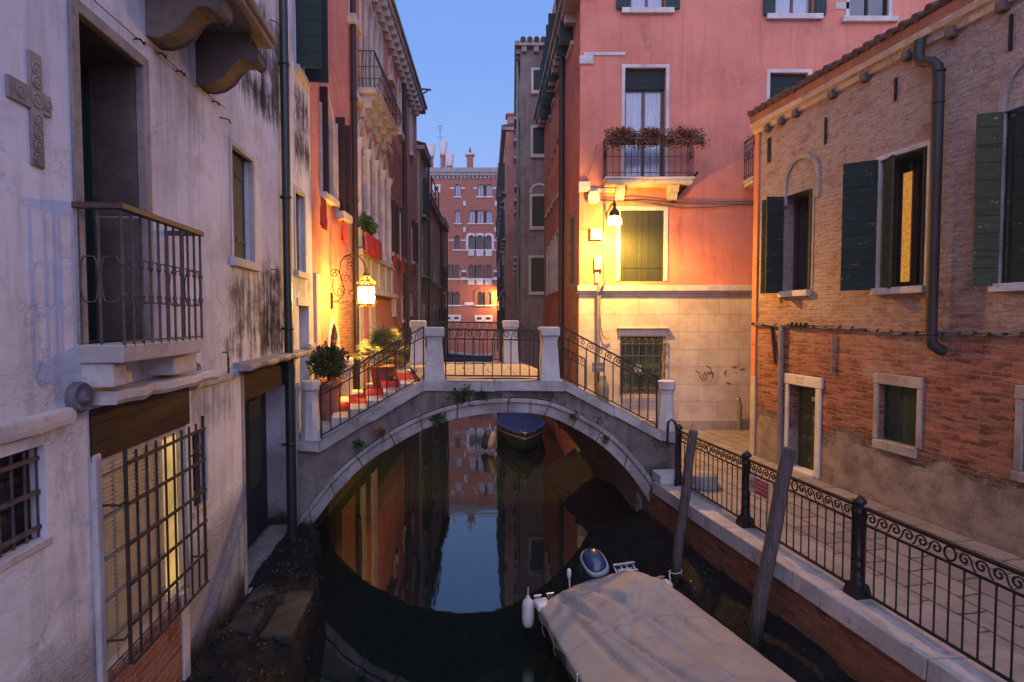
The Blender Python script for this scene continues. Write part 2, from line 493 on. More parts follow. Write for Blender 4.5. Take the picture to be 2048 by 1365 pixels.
M_glass = simple('dark_glass', (.015, .018, .025), .06, 0, .2, 1, bump=.05, spec=.9)
M_curtain = simple('curtained_glass', (.26, .29, .38), .12, 0, .35, 5, bump=.0, spec=.9, stretch=(9, 9, .5))
M_grimy = simple('grimy_glass', (.055, .048, .05), .35, 0, .5, 4, spec=.6)
M_red = simple('red_cloth', (.40, .022, .018), .85, 0, .3, 8, bump=.3)
M_carpet = simple('red_carpet', (.48, .03, .02), .95, 0, .25, 12, bump=.3)
M_cable = simple('grey_cable', (.13, .12, .12), .6, 0, .3, 20)
M_blackcable = simple('black_cable', (.02, .02, .02), .6, 0, .2, 20)
M_box = simple('plastic_box', (.48, .44, .38), .5, 0, .15, 6)
M_tile = simple('roof_tile', (.085, .042, .034), .85, 0, .55, 3, bump=.4)
M_terra = simple('terracotta', (.33, .13, .075), .8, 0, .3, 6, bump=.2)
M_bronze = simple('grey_medallion', (.13, .12, .14), .6, 0, .35, 6, bump=.3)

def window(H, rc, arch=None, depth=.16, fr=.05, nv=1, nh=0, fm=None, pane=None, trim=None, sill=None, shut=None, sm=None, name='window', back=True, lw=None, shade=None):
    u0, u1, z0, z1 = rc
    pts = H.hole(outline(u0, u1, z0, z1, arch), depth)
    fm = fm or M_brwood; pane = pane or M_glass
    mb = MB(); mb.ring(pts, inset(pts, fr), depth - .05, depth + .02)
    for i in range(nv):
        x = u0 + (u1 - u0) * (i + 1) / (nv + 1); mb.box(x - fr * .55, depth - .045, z0 + fr, x + fr * .55, depth + .015, z1 - fr - (((u1 - u0) * .1) if arch else 0))
    for i in range(nh):
        z = z0 + (z1 - z0) * (i + 1) / (nh + 1); mb.box(u0 + fr, depth - .04, z - fr * .4, u1 - fr, depth + .012, z + fr * .4)
    w = H.part(name, mb, fm)
    MB().prism(inset(pts, fr * .6), depth - .005, depth + .008).build('pane', pane, w)
    if trim:
        tw, tp, tm = trim
        o = inset(pts, -tw, False); t = MB()
        ip = inset(pts, .004, False); t.ring(o[1:] + [o[0]], ip[1:] + [ip[0]], -tp, .05, closed=False)
        t.build('surround', tm, w, .006)
    if sill:
        sh, sp, se, smt = sill
        MB().box(u0 - se, -sp, z0 - sh, u1 + se, depth - .06, z0 + .004).build('sill', smt, w, .008)
    if shut:
        sm = sm or M_green; c = (u0 + u1) / 2; hw = lw or (u1 - u0) / 2
        if shut == 'closed':
            for a, b in ((u0 + .01, c - .004), (c + .004, u1 - .01)):
                mb = MB(); mb.box(a, depth - .10, z0 + .01, b, depth - .06, z1 - .01 - ((u1 - u0) * .12 if arch else 0))
                for zz in (.2, .8): mb.box(a + .02, depth - .112, z0 + (z1 - z0) * zz - .025, b - .03, depth - .1005, z0 + (z1 - z0) * zz + .035)
                mb.build('shutter', sm, w)
        elif shut == 'flat':
            for a, b in ((u0 - hw, u0 - .01), (u1 + .01, u1 + hw)):
                MB().box(a, -.075, z0 - .02, b, -.035, z1).build('shutter', sm, w)
        elif shut in ('perp', 'perpl', 'perpr'):
            for x in ((u0 - .045,) if shut == 'perpl' else (u1,) if shut == 'perpr' else (u0 - .045, u1)):
                MB().box(x, -hw, z0 - .02, x + .045, -.01, z1).build('shutter', sm, w)
    if shade:
        mb = MB(); mb.box(u0 + .02, depth - .12, z1 - shade, u1 - .02, depth - .07, z1 - .01)
        k = int(shade / .055)
        for i in range(k): mb.box(u0 + .025, depth - .14, z1 - .03 - i * .055, u1 - .025, depth - .12, z1 - .012 - i * .055)
        mb.build('roll_blind', M_green_h, w)
    return w

def scroll(cx, cz, r, turns=1.35, start=0., k=26, dirn=1):
    return [(cx + r * (1 - .82 * i / k) * math.cos(start + dirn * turns * 2 * math.pi * i / k), cz + r * (1 - .82 * i / k) * math.sin(start + dirn * turns * 2 * math.pi * i / k)) for i in range(k + 1)]
def running_scroll(w, h):
    """one running-dog hook: rises from the lower left, turns over and curls into a spiral"""
    r = h * .40
    lead = [(-w * .62 + w * .62 * t, h * (.06 + .10 * t) if t < .5 else h * (.11 + .0 * t)) for t in (0,)]
    s = scroll(w * .5, h * .52, r, 1.4, math.pi * .95, 22, -1)
    return [(-w * .28, h * .04), (-w * .06, h * .18)] + s

def cloth(H, u0, u1, z0, z1, y, name, label, m, group, fringe=True, waves=5):
    mb = MB(); nx, nz = 18, 14
    v = [(u0 + (u1 - u0) * i / nx + .015 * math.sin(j * .7), y - .02 - (.03 * math.sin(i / nx * waves * 6.28) + .012 * math.sin(i * 1.7)) * (.3 + .7 * j / nz), z1 + (z0 - z1) * j / nz + (.02 * math.sin(i * 2.1) if j == nz else 0)) for j in range(nz + 1) for i in range(nx + 1)]
    f = [(j * (nx + 1) + i, (j + 1) * (nx + 1) + i, (j + 1) * (nx + 1) + i + 1, j * (nx + 1) + i + 1) for j in range(nz) for i in range(nx)]
    mb.raw(v, f, True)
    if fringe:
        for i in range(nx):
            x = u0 + (u1 - u0) * (i + .5) / nx; mb.tube([(x, y - .02, z0 + .01), (x + .008, y - .02, z0 - .07)], .006, 4)
    o = mb.build(name, m); o.location = (H.o.x, H.o.y, 0); o.rotation_euler.z = H.rz
    sd = o.modifiers.new('s', 'SOLIDIFY'); sd.thickness = .006
    return tag(o, label, 'cloth', group)

# ================================================================== LEFT WHITE HOUSE
A = House('white_house', 'white plastered canal house with black weather streaks, a small iron balcony and barred windows', -2.5 + .122 * 4, -4, -.122, 1)
uA = A.u
U_END = uA(626)
# --- balcony door
z_slab = A.loc(244, 690, -.29)[1]
u0, u1 = uA(167), uA(298)
zt = (A.loc(168, 38)[1] + A.loc(297, 136)[1]) / 2
DOORP = A.hole(outline(u0, u1, z_slab, zt), .42)
bd = MB().box(u0 + .02, .40, z_slab, u1 - .01, .45, zt).build('balcony_door', M_green, A.root)
mb = MB(); mb.box(u0 + .3, .385, z_slab, u0 + .36, .40, zt); mb.box(u0, .34, zt - .07, u1, .40, zt)
mb.build('door_frame', M_brwood, bd)
tr = MB(); o_ = inset(DOORP, -.07, False); ip = inset(DOORP, .02, False); tr.ring(o_[1:] + [o_[0]], ip[1:] + [ip[0]], -.022, .05, closed=False)
tr.build('surround', M_ist_dk, bd, .01)
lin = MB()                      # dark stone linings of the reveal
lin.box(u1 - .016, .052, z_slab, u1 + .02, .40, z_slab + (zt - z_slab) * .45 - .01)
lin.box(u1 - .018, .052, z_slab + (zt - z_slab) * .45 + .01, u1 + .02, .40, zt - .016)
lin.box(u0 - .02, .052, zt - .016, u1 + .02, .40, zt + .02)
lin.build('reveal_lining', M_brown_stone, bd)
# --- upper windows
wA = window(A, A.rect(461, 288, 508, 528), depth=.2, fm=M_grey_shut, pane=M_glass, trim=(.055, .018, M_ist), sill=(.10, .07, .09, M_ist), shut='closed', sm=M_grey_shut, nv=1)
wB = window(A, A.rect(589, 378, 610, 548), depth=.2, fm=M_grey_shut, trim=(.06, .018, M_ist), sill=(.10, .07, .09, M_ist), shut='closed', sm=M_grey_shut)
ru = A.rect(586, -260, 608, 160)
wU = window(A, ru, depth=.2, fm=M_green, sill=(.11, .08, .10, M_ist), shut='perp', sm=M_green_h, trim=(.06, .018, M_ist), lw=.42)
# --- ground floor: barred windows
def bars(H, rc, y, n, hs, parent, m, r=.011, rh=.013, name='window_grille', proud=0):
    u0, u1, z0, z1 = rc; mb = MB()
    for i in range(n):
        u = u0 + (u1 - u0) * (i / (n - 1)); mb.tube([(u, y, z0), (u, y, z1)], r, 6)
    for h in hs:
        z = z0 + (z1 - z0) * h; mb.box(u0 - .01, y - rh * 1.6, z - rh, u1 + .01, y - rh * .2, z + rh)
    return mb.build(name, m, parent)
r5 = (uA(-60), uA(80), A.loc(80, 1083)[1], A.loc(80, 892)[1])
w5 = window(A, r5, depth=.14, nv=1, nh=2, fm=M_rustdk, pane=M_grimy, sill=(.05, .015, .03, M_ist), name='barred_window')
bars(A, r5, .05, 6, (.12, .5, .86), w5, M_rust, .009)
r7 = A.rect(384, 868, 417, 1002)
w7 = window(A, r7, depth=.13, nv=1, nh=2, fm=M_rustdk, pane=M_grimy, sill=(.05, .02, .02, M_ist), name='barred_window')
bars(A, r7, .05, 5, (.2, .75), w7, M_rust, .009)
# --- the big lit window behind the grille
ug0, ug1 = uA(204), uA(372)
zg0, zg1 = A.loc(371, 1178)[1], A.loc(372, 845)[1]
uw0, uw1 = uA(187), uA(366)
zl1 = A.loc(172, 822)[1]
DW = .045
A.hole(outline(uw0, uw1, zg0 - .02, zl1), DW)
UB = uA(308, DW)
bw = MB()
bw.ring(outline(uw0, uw1, zg0 - .02, zg1 - .02), outline(uw0 + .05, uw1 - .025, zg0 + .04, zg1 - .08), DW - .03, DW + .03)
bw.box(UB - .02, DW - .03, zg0 + .04, UB + .02, DW + .02, zg1 - .08)
bwo = bw.build('lit_window', M_ist, A.root)
MB().box(uA(172), -.012, zg1 - .02, uA(372), DW - .03, zl1).build('lintel_board', M_dkwood, bwo)
M_litwall = emit('lit_room_wall', (1.0, .60, .19), .82, .5, stretch=(.6, .6, .6))
M_blindlit = emit('backlit_blind', (.95, .56, .22), .30, .8, stretch=(1.2, .8, .8))
rm = MB(); rm.box(UB - .04, DW + .035, zg0 + .04, uw1 - .02, DW + .05, zg1)
rm.build('lit_room', M_litwall, bwo)
mb = MB(); k = int((zg1 - zg0 - .12) / .034)
M_slat = simple('blind_slat', (.27, .235, .18), .6, 0, .2, 8)
for i in range(k):
    z = zg0 + .05 + i * .034
    mb.hexa([(uw0 + .05, DW - .035, z), (UB - .03, DW - .035, z), (UB - .03, DW - .03, z + .002), (uw0 + .05, DW - .03, z + .002)],
            [(uw0 + .05, DW - .022, z + .036), (UB - .03, DW - .022, z + .036), (UB - .03, DW - .018, z + .037), (uw0 + .05, DW - .018, z + .037)])
bl = mb.build('venetian_blind', M_slat, bwo)
MB().box(uw0 + .05, DW + .01, zg0 + .04, UB - .02, DW + .02, zg1 - .08).build('blind_back', M_blindlit, bl)
mb = MB()
for i in range(10):
    u = ug0 + (ug1 - ug0) * i / 9; mb.tube([(u, -.13, zg0), (u, -.13, zg1 + (.05 if i in (0, 9) else 0))], .016 if i in (0, 9) else .0105, 6)
for i in range(6):
    z = zg0 + (zg1 - .07 - zg0) * i / 5; mb.box(ug0, -.155, z - .013, ug1, -.142, z + .013)
for z in (zg0 + .25, zg0 + 1.25):
    mb.tube([(ug0, -.14, z), (ug0 - .08, -.13, z - .02), (ug0 - .12, .02, z)], .010, 6)
    mb.tube([(ug1, -.14, z), (ug1, .02, z)], .010, 6)
mb.build('window_grille', M_rustdk, bwo)
MB().box(uA(172), -.03, -1.2, uA(187) - .004, .04, A.loc(186, 910)[1]).build('jamb', M_ist, bwo, .01)
MB().box(uA(346), -.025, .1, uA(360), .04, zg0 + .0).build('jamb', M_ist, bwo, .01)
M_redbrick = bricks('exposed_red_brick', (.24, .085, .055), (.32, .13, .08), (.26, .21, .19), bump=.9, dirt=.5)
A.part('brick_panel', MB().box(uA(188), -.012, -1.2, uA(345), .05, zg0 - .035), M_redbrick)
# --- boat door
ud0, ud1 = uA(484), uA(586) - .02
zd1 = 2.90
A.hole(outline(ud0, ud1, .12, zd1), .52)
dr = MB().box(ud0 + .01, .44, .12, ud1 - .02, .50, 2.55).build('water_door', boards('blue_green_planks', (.016, .030, .036), (.010, .020, .025), .2, True), A.root)
MB().box(ud0 - .0, -.012, 2.53, ud1 - .25, .40, zd1 - .01).build('lintel_board', M_dkwood, dr)
MB().box(ud0 - .02, -.04, .02, ud1 + .1, .40, .13).build('threshold', M_ist_dk, dr, .012)
MB().box(uA(479), -.014, .1, ud0, .06, zd1).build('jamb', M_ist_dk, dr, .01)
MB().box(ud1 - .03, -.012, .1, ud1 + .10, .06, zd1 + .04).build('jamb', M_ist, dr, .01)
# house door on the bridge landing
ue0, ue1 = uA(598), uA(618)
A.hole(outline(ue0, ue1, 1.62, A.loc(600, 612)[1]), .3)
ed = MB().box(ue0, .28, 1.62, ue1, .33, A.loc(600, 612)[1]).build('house_door', M_grey_shut, A.root)
MB().box(ue0 - .12, -.02, A.loc(600, 612)[1], ue1 + .08, .02, A.loc(600, 612)[1] + .14).build('surround', M_ist, ed, .01)
# --- stone ledges
def ledge(H, ua, ub, z0, z1, p, name, m=None, seed=0, wob=.006):
    rnd = random.Random(seed); n = max(3, int((ub - ua) / .16)); mb = MB(); pr = []
    for i in range(n + 1):
        u = ua + (ub - ua) * i / n; q = p + rnd.uniform(-wob, wob) * 2; a = rnd.uniform(-wob, wob)
        pr.append([(u, .02, z0 + a), (u, -q * .9, z0 + a), (u, -q, z0 + (z1 - z0) * .35 + a), (u, -q * .97, z1 - .015 + a), (u, -q * .9, z1 + a), (u, .02, z1 + .012)])
    v = [p_ for s_ in pr for p_ in s_]; k = 6
    f = [(i * k + j, i * k + (j + 1) % k, (i + 1) * k + (j + 1) % k, (i + 1) * k + j) for i in range(n) for j in range(k)]
    mb.raw(v, f); mb.raw(pr[0], [tuple(range(k))[::-1]]); mb.raw(pr[-1], [tuple(range(k))])
    return mb.build(name, m or M_ist, H.root)
ledge(A, -.2 + uA(-200), uA(133), 2.86, 2.96, .05, 'string_course', seed=1)
ledge(A, uA(378), uA(468), 2.86, 2.95, .05, 'string_course', seed=2)
ledge(A, uA(174), uA(392), 2.94, 3.035, .20, 'window_hood', M_ist, 3, .012)
ledge(A, uA(464), uA(592), 2.94, 3.02, .23, 'door_hood', M_ist_dk, 4, .012)
ledge(A, uA(615), U_END + .0, 3.0, 3.09, .05, 'string_course', seed=5)
# --- iron balcony
bl0, bl1, bp = uA(152), uA(405, -.29), .30
zr = A.loc(244, 420, -.29)[1]
bal = MB(); bal.hexa([(bl0 + .02, -bp + .02, z_slab - .13), (bl1 - .03, -bp + .02, z_slab - .13), (bl1 - .03, .03, z_slab - .13), (bl0 + .02, .03, z_slab - .13)], [(bl0, -bp, z_slab), (bl1, -bp, z_slab), (bl1, .03, z_slab), (bl0, .03, z_slab)])
balo = bal.build('balcony', M_ist, A.root, .012)
for a, b in ((uA(160), uA(250, -.2)), (uA(345, -.2), uA(392, -.2))):
    MB().box(a, -.20, z_slab - .30, b, .03, z_slab - .132).build('corbel', M_ist, balo, .012)
rl = MB()
rl.box(bl0 - .01, -bp - .02, zr, bl1 + .01, -bp + .035, zr + .042)
rl.box(bl0 - .01, -bp + .035, zr, bl0 + .04, .02, zr + .042); rl.box(bl1 - .04, -bp + .035, zr, bl1 + .01, .02, zr + .042)
rl.build('handrail', simple('brown_handrail', (.085, .048, .040), .6, 0, .4, 10), balo, .006)
rb = MB(); nb = 11; xs = [bl0 + .02 + (bl1 - bl0 - .04) * i / (nb - 1) for i in range(nb)]
za, zb = z_slab + (zr - z_slab) * .35, z_slab + (zr - z_slab) * .62
def oval(p0, p1, y0, y1):
    pts = []
    for i in range(21):
        t = i / 20 * 2 * math.pi; q = .5 - .5 * math.cos(t) * .88
        s_ = max(-1, min(1, math.sin(t) * 1.35)); zz = (za + zb) / 2 + s_ * (zb - za) * .62 * (1 if abs(s_) < .99 else 1)
        pts.append((p0 + (p1 - p0) * q, y0 + (y1 - y0) * q, zz))
    return pts
sides = [(bl0 + .02, -bp + .01), (bl0 + .02, -bp * .48), (bl0 + .02, -.015)]
for x in xs:
    rb.tube([(x, -bp + .01, z_slab - .02), (x, -bp + .01, zr + .01)], .0105, 6)
    for z in (za + .02, zb - .02): rb.lathe([(.011, -.014), (.018, -.008), (.018, .008), (.011, .014)], (x, -bp + .01, z), 8)
for x, y in sides[1:]: rb.tube([(x, y, z_slab - .02), (x, y, zr + .01)], .0105, 6)
for y in (-bp * .48, -.015): rb.tube([(bl1 - .02, y, z_slab - .02), (bl1 - .02, y, zr + .01)], .0105, 6)
for i in range(nb - 1): rb.tube(oval(xs[i], xs[i + 1], -bp + .01, -bp + .01), .0055, 5)
for i in range(2):
    rb.tube(oval(bl0 + .02, bl0 + .02, sides[i][1], sides[i + 1][1]), .0055, 5)
    rb.tube(oval(bl1 - .02, bl1 - .02, sides[i][1], sides[i + 1][1]), .0055, 5)
rb.tube([(bl0, -bp + .01, z_slab + .02), (bl1, -bp + .01, z_slab + .02)], .010, 4)
rb.build('railing', M_rust, balo)
# --- upper balcony slab on scrolled corbels
zu = 6.45
ub = MB(); ub.box(uA(330) - .6, -.66, zu, uA(545, -.6), .03, zu + .06); ub.box(uA(330) - .6, -.70, zu + .06, uA(545, -.6) + .03, .03, zu + .14)
ubo = ub.build('upper_balcony', M_ist_dk, A.root, .015)
prof = [(.02, 0), (-.10, .0), (-.20, .03), (-.29, .10), (-.35, .19), (-.42, .26), (-.50, .27), (-.56, .24), (-.60, .28), (-.61, .36), (-.57, .42), (-.52, .45), (-.50, .52), (.02, .52)]
for px, zz in ((306, 0), (403, 0)):
    u = uA(px); MB().prism([(y, zu - .525 + z) for y, z in prof], u, u + .24, 'x').build('scroll_corbel', M_brown_stone, ubo, .012)
# --- relief cross
mb = MB()
cu, cz0 = A.loc(73, 335)
zt_ = A.loc(72, 110)[1]; zc = A.loc(70, 202)[1]
cw = (uA(86) - uA(62)) / 2
mb.box(cu - cw, -.018, cz0, cu + cw, .02, zt_)
ca, cb = uA(27), uA(112)
mb.box(ca, -.018, zc - .066, cu - cw - .002, .02, zc + .066); mb.box(cu + cw + .002, -.018, zc - .066, cb, .02, zc + .066)
cross = mb.build('stone_cross', M_ist_dk, A.root, .006)
mb = MB()
for u, z, r in [(cu, zc, cw * .95), ((ca + cu - cw) / 2, zc, .036), ((cb + cu + cw) / 2, zc, .034)] + [(cu, zc + d, cw * .8) for d in (.11, .19, .27)] + [(cu, zc - d, cw * .75) for d in (.12, .20, .28, .36, .44)]:
    if cz0 + .03 < z < zt_ - .03:
        MB().lathe([(r, .0), (r, -.006), (r * .8, -.006), (r * .74, -.001), (r * .5, -.001), (r * .42, -.006), (r * .2, -.006), (.004, -.004)], (u, -.0185, z), 16, ax='y').build('rosette', M_ist_dk, cross)
# --- round medallions
for px, py, r in ((150, 795, .105), (383, 742, .085)):
    u, z = A.loc(px, py); prof = [(r, .02), (r, -.045), (r * .86, -.062), (r * .74, -.05), (r * .45, -.052), (r * .34, -.072), (.02, -.076)]
    MB().lathe(prof, (u, 0, z), 28, ax='y').build('stone_medallion', M_bronze, A.root)
# --- downpipe
px_ = uA(578, -.1)
mb = MB(); mb.tube([(px_, -.09, 13.5), (px_, -.09, 3.12)], .062, 12); mb.tube([(px_, -.09, 2.9), (px_ + .02, -.10, 2.75), (px_ + .03, -.09, 2.6), (px_ + .03, -.09, -.3)], .075, 12)
mb.tube([(px_, -.09, 3.14), (px_, -.09, 2.88)], .063, 12)
for z in (3.4, 5.4, 7.4, 1.6): mb.lathe([(.066, -.02), (.078, -.02), (.078, .02), (.066, .02)], (px_ + (.03 if z < 3 else 0), -.09, z), 12); mb.box(px_ - .015, -.03, z - .02, px_ + .015, .03, z + .02)
A.part('downpipe', mb, M_pipe_green)
# --- hooks and the stretched wire
mb = MB()
pts = [A.loc(178, 0), A.loc(268, 78), A.loc(313, 106), A.loc(352, 142), A.loc(392, 172), A.loc(424, 203), A.loc(446, 216)]
mb.tube([(u, -.03, z) for u, z in pts], .0045, 5)
for u, z in pts[1:6]:
    mb.tube([(u, .01, z), (u, -.05, z), (u + .02, -.06, z - .025), (u + .045, -.055, z - .025), (u + .055, -.055, z + .005)], .008, 5)
for px, py in ((445, 240), (545, 46), (545, 540)):
    u, z = A.loc(px, py); mb.tube([(u - .09, .01, z), (u - .02, -.07, z), (u + .01, -.08, z - .03), (u + .04, -.08, z - .02)], .008, 5)
u, z = A.loc(446, 705)
mb.tube([(u, .01, z), (u, -.05, z), (u, -.055, z - .05)], .009, 5)
for i in range(3): mb.tube([(u + .018 * math.cos(a), -.055, z - .08 - i * .06 + .035 * math.sin(a)) for a in [q * math.pi / 5 for q in range(11)]], .006, 5)
A.part('wire_and_hooks', mb, M_iron)
def zz(px, py): return A.loc(px, py)[1]
stA = [(uA(455), uA(560), zz(500, 215), zz(500, 120), 1.), (uA(520), uA(590), zz(560, 270), zz(560, 60), .9), (uA(455), uA(540), zz(500, 700), zz(500, 545), .9), (uA(520), uA(585), zz(560, 715), zz(560, 520), 1.), (uA(440), uA(590), zz(520, 722), zz(520, 660), 1.),
       (uA(592), uA(626), zz(610, 350), zz(610, 190), 1.), (uA(592), uA(626), zz(610, 600), zz(610, 545), .6), (uA(450), uA(470), zz(460, 560), zz(460, 450), .5), (uA(515), uA(590), zz(560, 1090), zz(560, 820), .6), (uA(-40), uA(125), zz(60, 905), zz(60, 845), .5), (uA(375), uA(470), zz(420, 870), zz(420, 765), .5), (uA(150), uA(400), zz(300, 772), zz(300, 725), .6), (uA(90), uA(170), zz(130, 1320), zz(130, 900), .35), (uA(300), uA(420), zz(360, 260), zz(360, 60), .35)]
M_white = plaster('white_lime_plaster', (.64, .65, .70), (.49, .49, .53), (.43, .41, .42), dirt=.22, grain=.30, stains=stA, low=1.45, wear=.38, lowbump=1., lowcol=(.36, .35, .375), drips=.5)
A.wall(0, U_END, -1.3, 13.5, M_white)

# ================================================================== LEFT CORAL PALACE (with the loggia)
def palX(Y): return -3.52 - .036 * Y
B = House('coral_palace', 'coral pink canal palace with arched loggia, belly railing balcony and red cloths', palX(10.2), 10.2, -.036, 1, 'palace')
ub_ = B.u
B_END = ub_(836)
M_cream = stone('cream_marble', (.52, .46, .40), (.38, .32, .28), dirt=.35)
# shuttered windows
r = B.rect(640, 175, 646, 388); window(B, (r[0], r[0] + .75, r[2], r[3]), 'pt', .18, fm=M_maroon, shut='perpl', sm=M_maroon, trim=(.10, .05, M_cream), sill=(.14, .14, .1, M_cream), lw=.16)
r = B.rect(672, 236, 686, 432); window(B, r, 'pt', .18, fm=M_maroon, shut='perp', sm=M_maroon, trim=(.10, .05, M_cream), sill=(.16, .20, .12, M_cream), lw=.20)
r = B.rect(694, -300, 706, 50); window(B, r, None, .18, pane=M_curtain, trim=(.10, .04, M_cream), sill=(.22, .2, .15, M_cream))
# loggia: four arches with columns, balustrade below
la, lb = ub_(717), ub_(777)
n = 4; lw_ = (lb - la) / n
zl_top = (B.loc(718, 236)[1] + B.loc(766, 306)[1]) / 2 - .05
zl_bot = B.loc(717, 500)[1]
for i in range(n):
    a = la + i * lw_
    window(B, (a + .12, a + lw_ - .12, zl_bot, zl_top), 'pt', .45, fr=.05, nv=1, fm=M_brwood, trim=(.12, .06, M_cream), name='loggia_window')
for i in range(n + 1):
    c = la + i * lw_; zs = zl_top - (lw_ - .24) / 2 * 1.5
    MB().lathe([(.15, 0), (.15, .08), (.12, .14), (.105, .2), (.095, zs - zl_bot - .32), (.10, zs - zl_bot - .28), (.13, zs - zl_bot - .2), (.17, zs - zl_bot - .06), (.18, zs - zl_bot)], (c, -.02, zl_bot), 14).build('column', M_cream, B.root)
mb = MB(); mb.box(la - .25, -.20, zl_bot - .16, lb + .25, .02, zl_bot); mb.box(la - .2, -.12, zl_bot - 1.0, lb + .2, .02, zl_bot - .162); mb.box(la - .3, -.28, zl_bot - 1.14, lb + .3, .02, zl_bot - 1.002)
for i in range(5): mb.box(la + i * lw_ - .14, -.16, zl_bot - .998, la + i * lw_ + .14, -.118, zl_bot - .165)
B.part('loggia_parapet', mb, M_cream, .015)
ledge(B, la - .3, lb + .4, zl_top + .32, zl_top + .5, .12, 'string_course', M_cream, 9, .003)
# belly balcony and its tall windows
b0, b1 = ub_(722), ub_(797, -.45)
zbs = B.loc(752, 176, -.45)[1]
zbr = zbs + .98
mb = MB(); mb.box(b0, -.46, zbs - .16, b1, .02, zbs); mb.box(b0 - .03, -.50, zbs - .06, b1 + .03, -.455, zbs + .01)
bo = mb.build('balcony', M_cream, B.root, .015)
for i in range(5):
    u = b0 + .12 + (b1 - b0 - .45) * i / 4
    MB().prism([(.02, zbs - .75), (-.12, zbs - .72), (-.16, zbs - .5), (-.28, zbs - .48), (-.32, zbs - .3), (-.42, zbs - .28), (-.44, zbs - .165), (.02, zbs - .165)], u, u + .24, 'x').build('corbel', M_cream, bo, .01)
mb = MB(); bel = [(0, 0), (.06, .06), (.16, .2), (.19, .38), (.14, .58), (.03, .78), (0, .95)]
k = 22
for i in range(k + 1):
    u = b0 + .03 + (b1 - b0 - .06) * i / k; mb.tube([(u, -.42 - q, zbs + h) for q, h in bel], .011, 5)
for i in range(4):
    y = -.42 + .42 * i / 4
    mb.tube([(b0 + .03 - q * .5, y, zbs + h) for q, h in bel], .011, 5); mb.tube([(b1 - .03 + q * .5, y, zbs + h) for q, h in bel], .011, 5)
for q, h in ((.16, .2), (.16, .5), (0, .95)):
    mb.tube([(b0 + .03 - q * .5, 0, zbs + h), (b0 + .03 - q * .5, -.42 - q, zbs + h), (b1 - .03 + q * .5, -.42 - q, zbs + h), (b1 - .03 + q * .5, 0, zbs + h)], .015 if h > .9 else .010, 5)
mb.build('railing', M_iron, bo)
zt2 = (B.loc(738, 20)[1] + B.loc(757, 50)[1]) / 2
for a, b in ((727, 737), (740, 748), (751, 758), (761, 767)):
    window(B, (ub_(a), ub_(b), zbs + .02, zt2 + .1), 'pt', .25, pane=M_curtain, fm=M_cream, trim=(.14, .05, M_cream))
for a, ya, b, yb in ((777, 110, 783, 165), (795, 156, 801, 272), (819, 215, 823, 310)):
    r = B.rect(a, ya, b, yb); window(B, r, 'pt', .2, pane=M_curtain, fm=M_cream, trim=(.14, .05, M_cream), sill=(.18, .16, .1, M_cream))
# lower storeys further along
for a, ya, b, yb in ((781, 400, 789, 510), (800, 415, 806, 520), (823, 440, 829, 528)):
    r = B.rect(a, ya, b, yb); window(B, r, 'pt', .18, fm=M_maroon, shut='perp', sm=M_maroon, trim=(.1, .04, M_cream), sill=(.14, .15, .1, M_cream), lw=.17)
for a, ya, b, yb in ((785, 594, 790, 628), (804, 598, 810, 640), (821, 596, 824, 628)):
    r = B.rect(a, ya, b, yb); window(B, r, None, .18, trim=(.14, .03, M_cream), sill=(.12, .08, .1, M_cream))
# arched water-side entrance with exposed brick below
r = B.rect(655, 645, 673, 705)
uE0, uE1 = r[0], r[1]
pe = B.hole(outline(uE0, uE1, 1.55, r[3], 'pt'), .35)
eo = MB().prism(pe, .33, .38).build('entrance_door', M_dkwood, B.root)
o_ = inset(pe, -.1, False); MB().ring(o_[1:] + [o_[0]], pe[1:] + [pe[0]], -.05, .05, closed=False).build('surround', M_cream, eo, .01)
MB().box(ub_(629), -.05, 1.55, ub_(637), .02, B.loc(632, 548)[1]).build('door_pilaster', M_cream, B.root, .015)
M_palbrick = bricks('palace_brick', (.26, .10, .06), (.34, .15, .09), (.34, .25, .19), bump=.8, dirt=.35)
rb_ = B.rect(677, 600, 708, 840)
B.part('brick_facing', MB().box(rb_[0], -.014, -.4, rb_[1], .02, rb_[3]), M_palbrick)
for a, b in ((716, 724), (738, 748)):
    MB().box(ub_(a), -.06, -.4, ub_(b), .02, zl_bot - 1.15).build('stone_pilaster', M_cream, B.root, .02)
# downpipes
mb = MB(); u = ub_(713, -.1)
mb.tube([(u, -.1, 14), (u, -.1, .2)], .07, 10)
for z in (4, 6.5, 9, 11.5): mb.lathe([(.072, -.03), (.085, -.03), (.085, .03), (.072, .03)], (u, -.1, z), 10)
B.part('downpipe', mb, M_pipe)
mb = MB(); u = ub_(812, -.1); mb.tube([(u, -.1, 12.8), (u, -.1, .2)], .08, 8); B.part('downpipe', mb, M_pipe)
# cornice on brackets
zc_ = B.loc(838, 190, -.4)[1]
mb = MB(); mb.box(-.2, -.42, zc_, B_END + .1, .5, zc_ + .22); mb.box(-.2, -.50, zc_ + .22, B_END + .12, .5, zc_ + .34)
B.part('cornice', mb, M_ist_dk, .02)
k = int(B_END / .55)
mb = MB(); mb.prism([(.02, zc_ - .42), (-.22, zc_ - .42), (-.22, zc_ - .262), (-.36, zc_ - .25), (-.36, zc_ - .003), (.02, zc_ - .003)], 0, .2, 'x')
cb_ = B.part('cornice_bracket', mb, M_ist, .02)
repeat(cb_, [(i * .55, 0, 0) for i in range(k)])
mb = MB(); u = B_END - .15; z = B.loc(838, 200)[1]; mb.tube([(u, 0, z + .1), (u, -.7, z + .05)], .05, 4); mb.tube([(u, 0, z - .35), (u, -.55, z + .02)], .04, 4); B.part('roof_hoist', mb, M_iron)
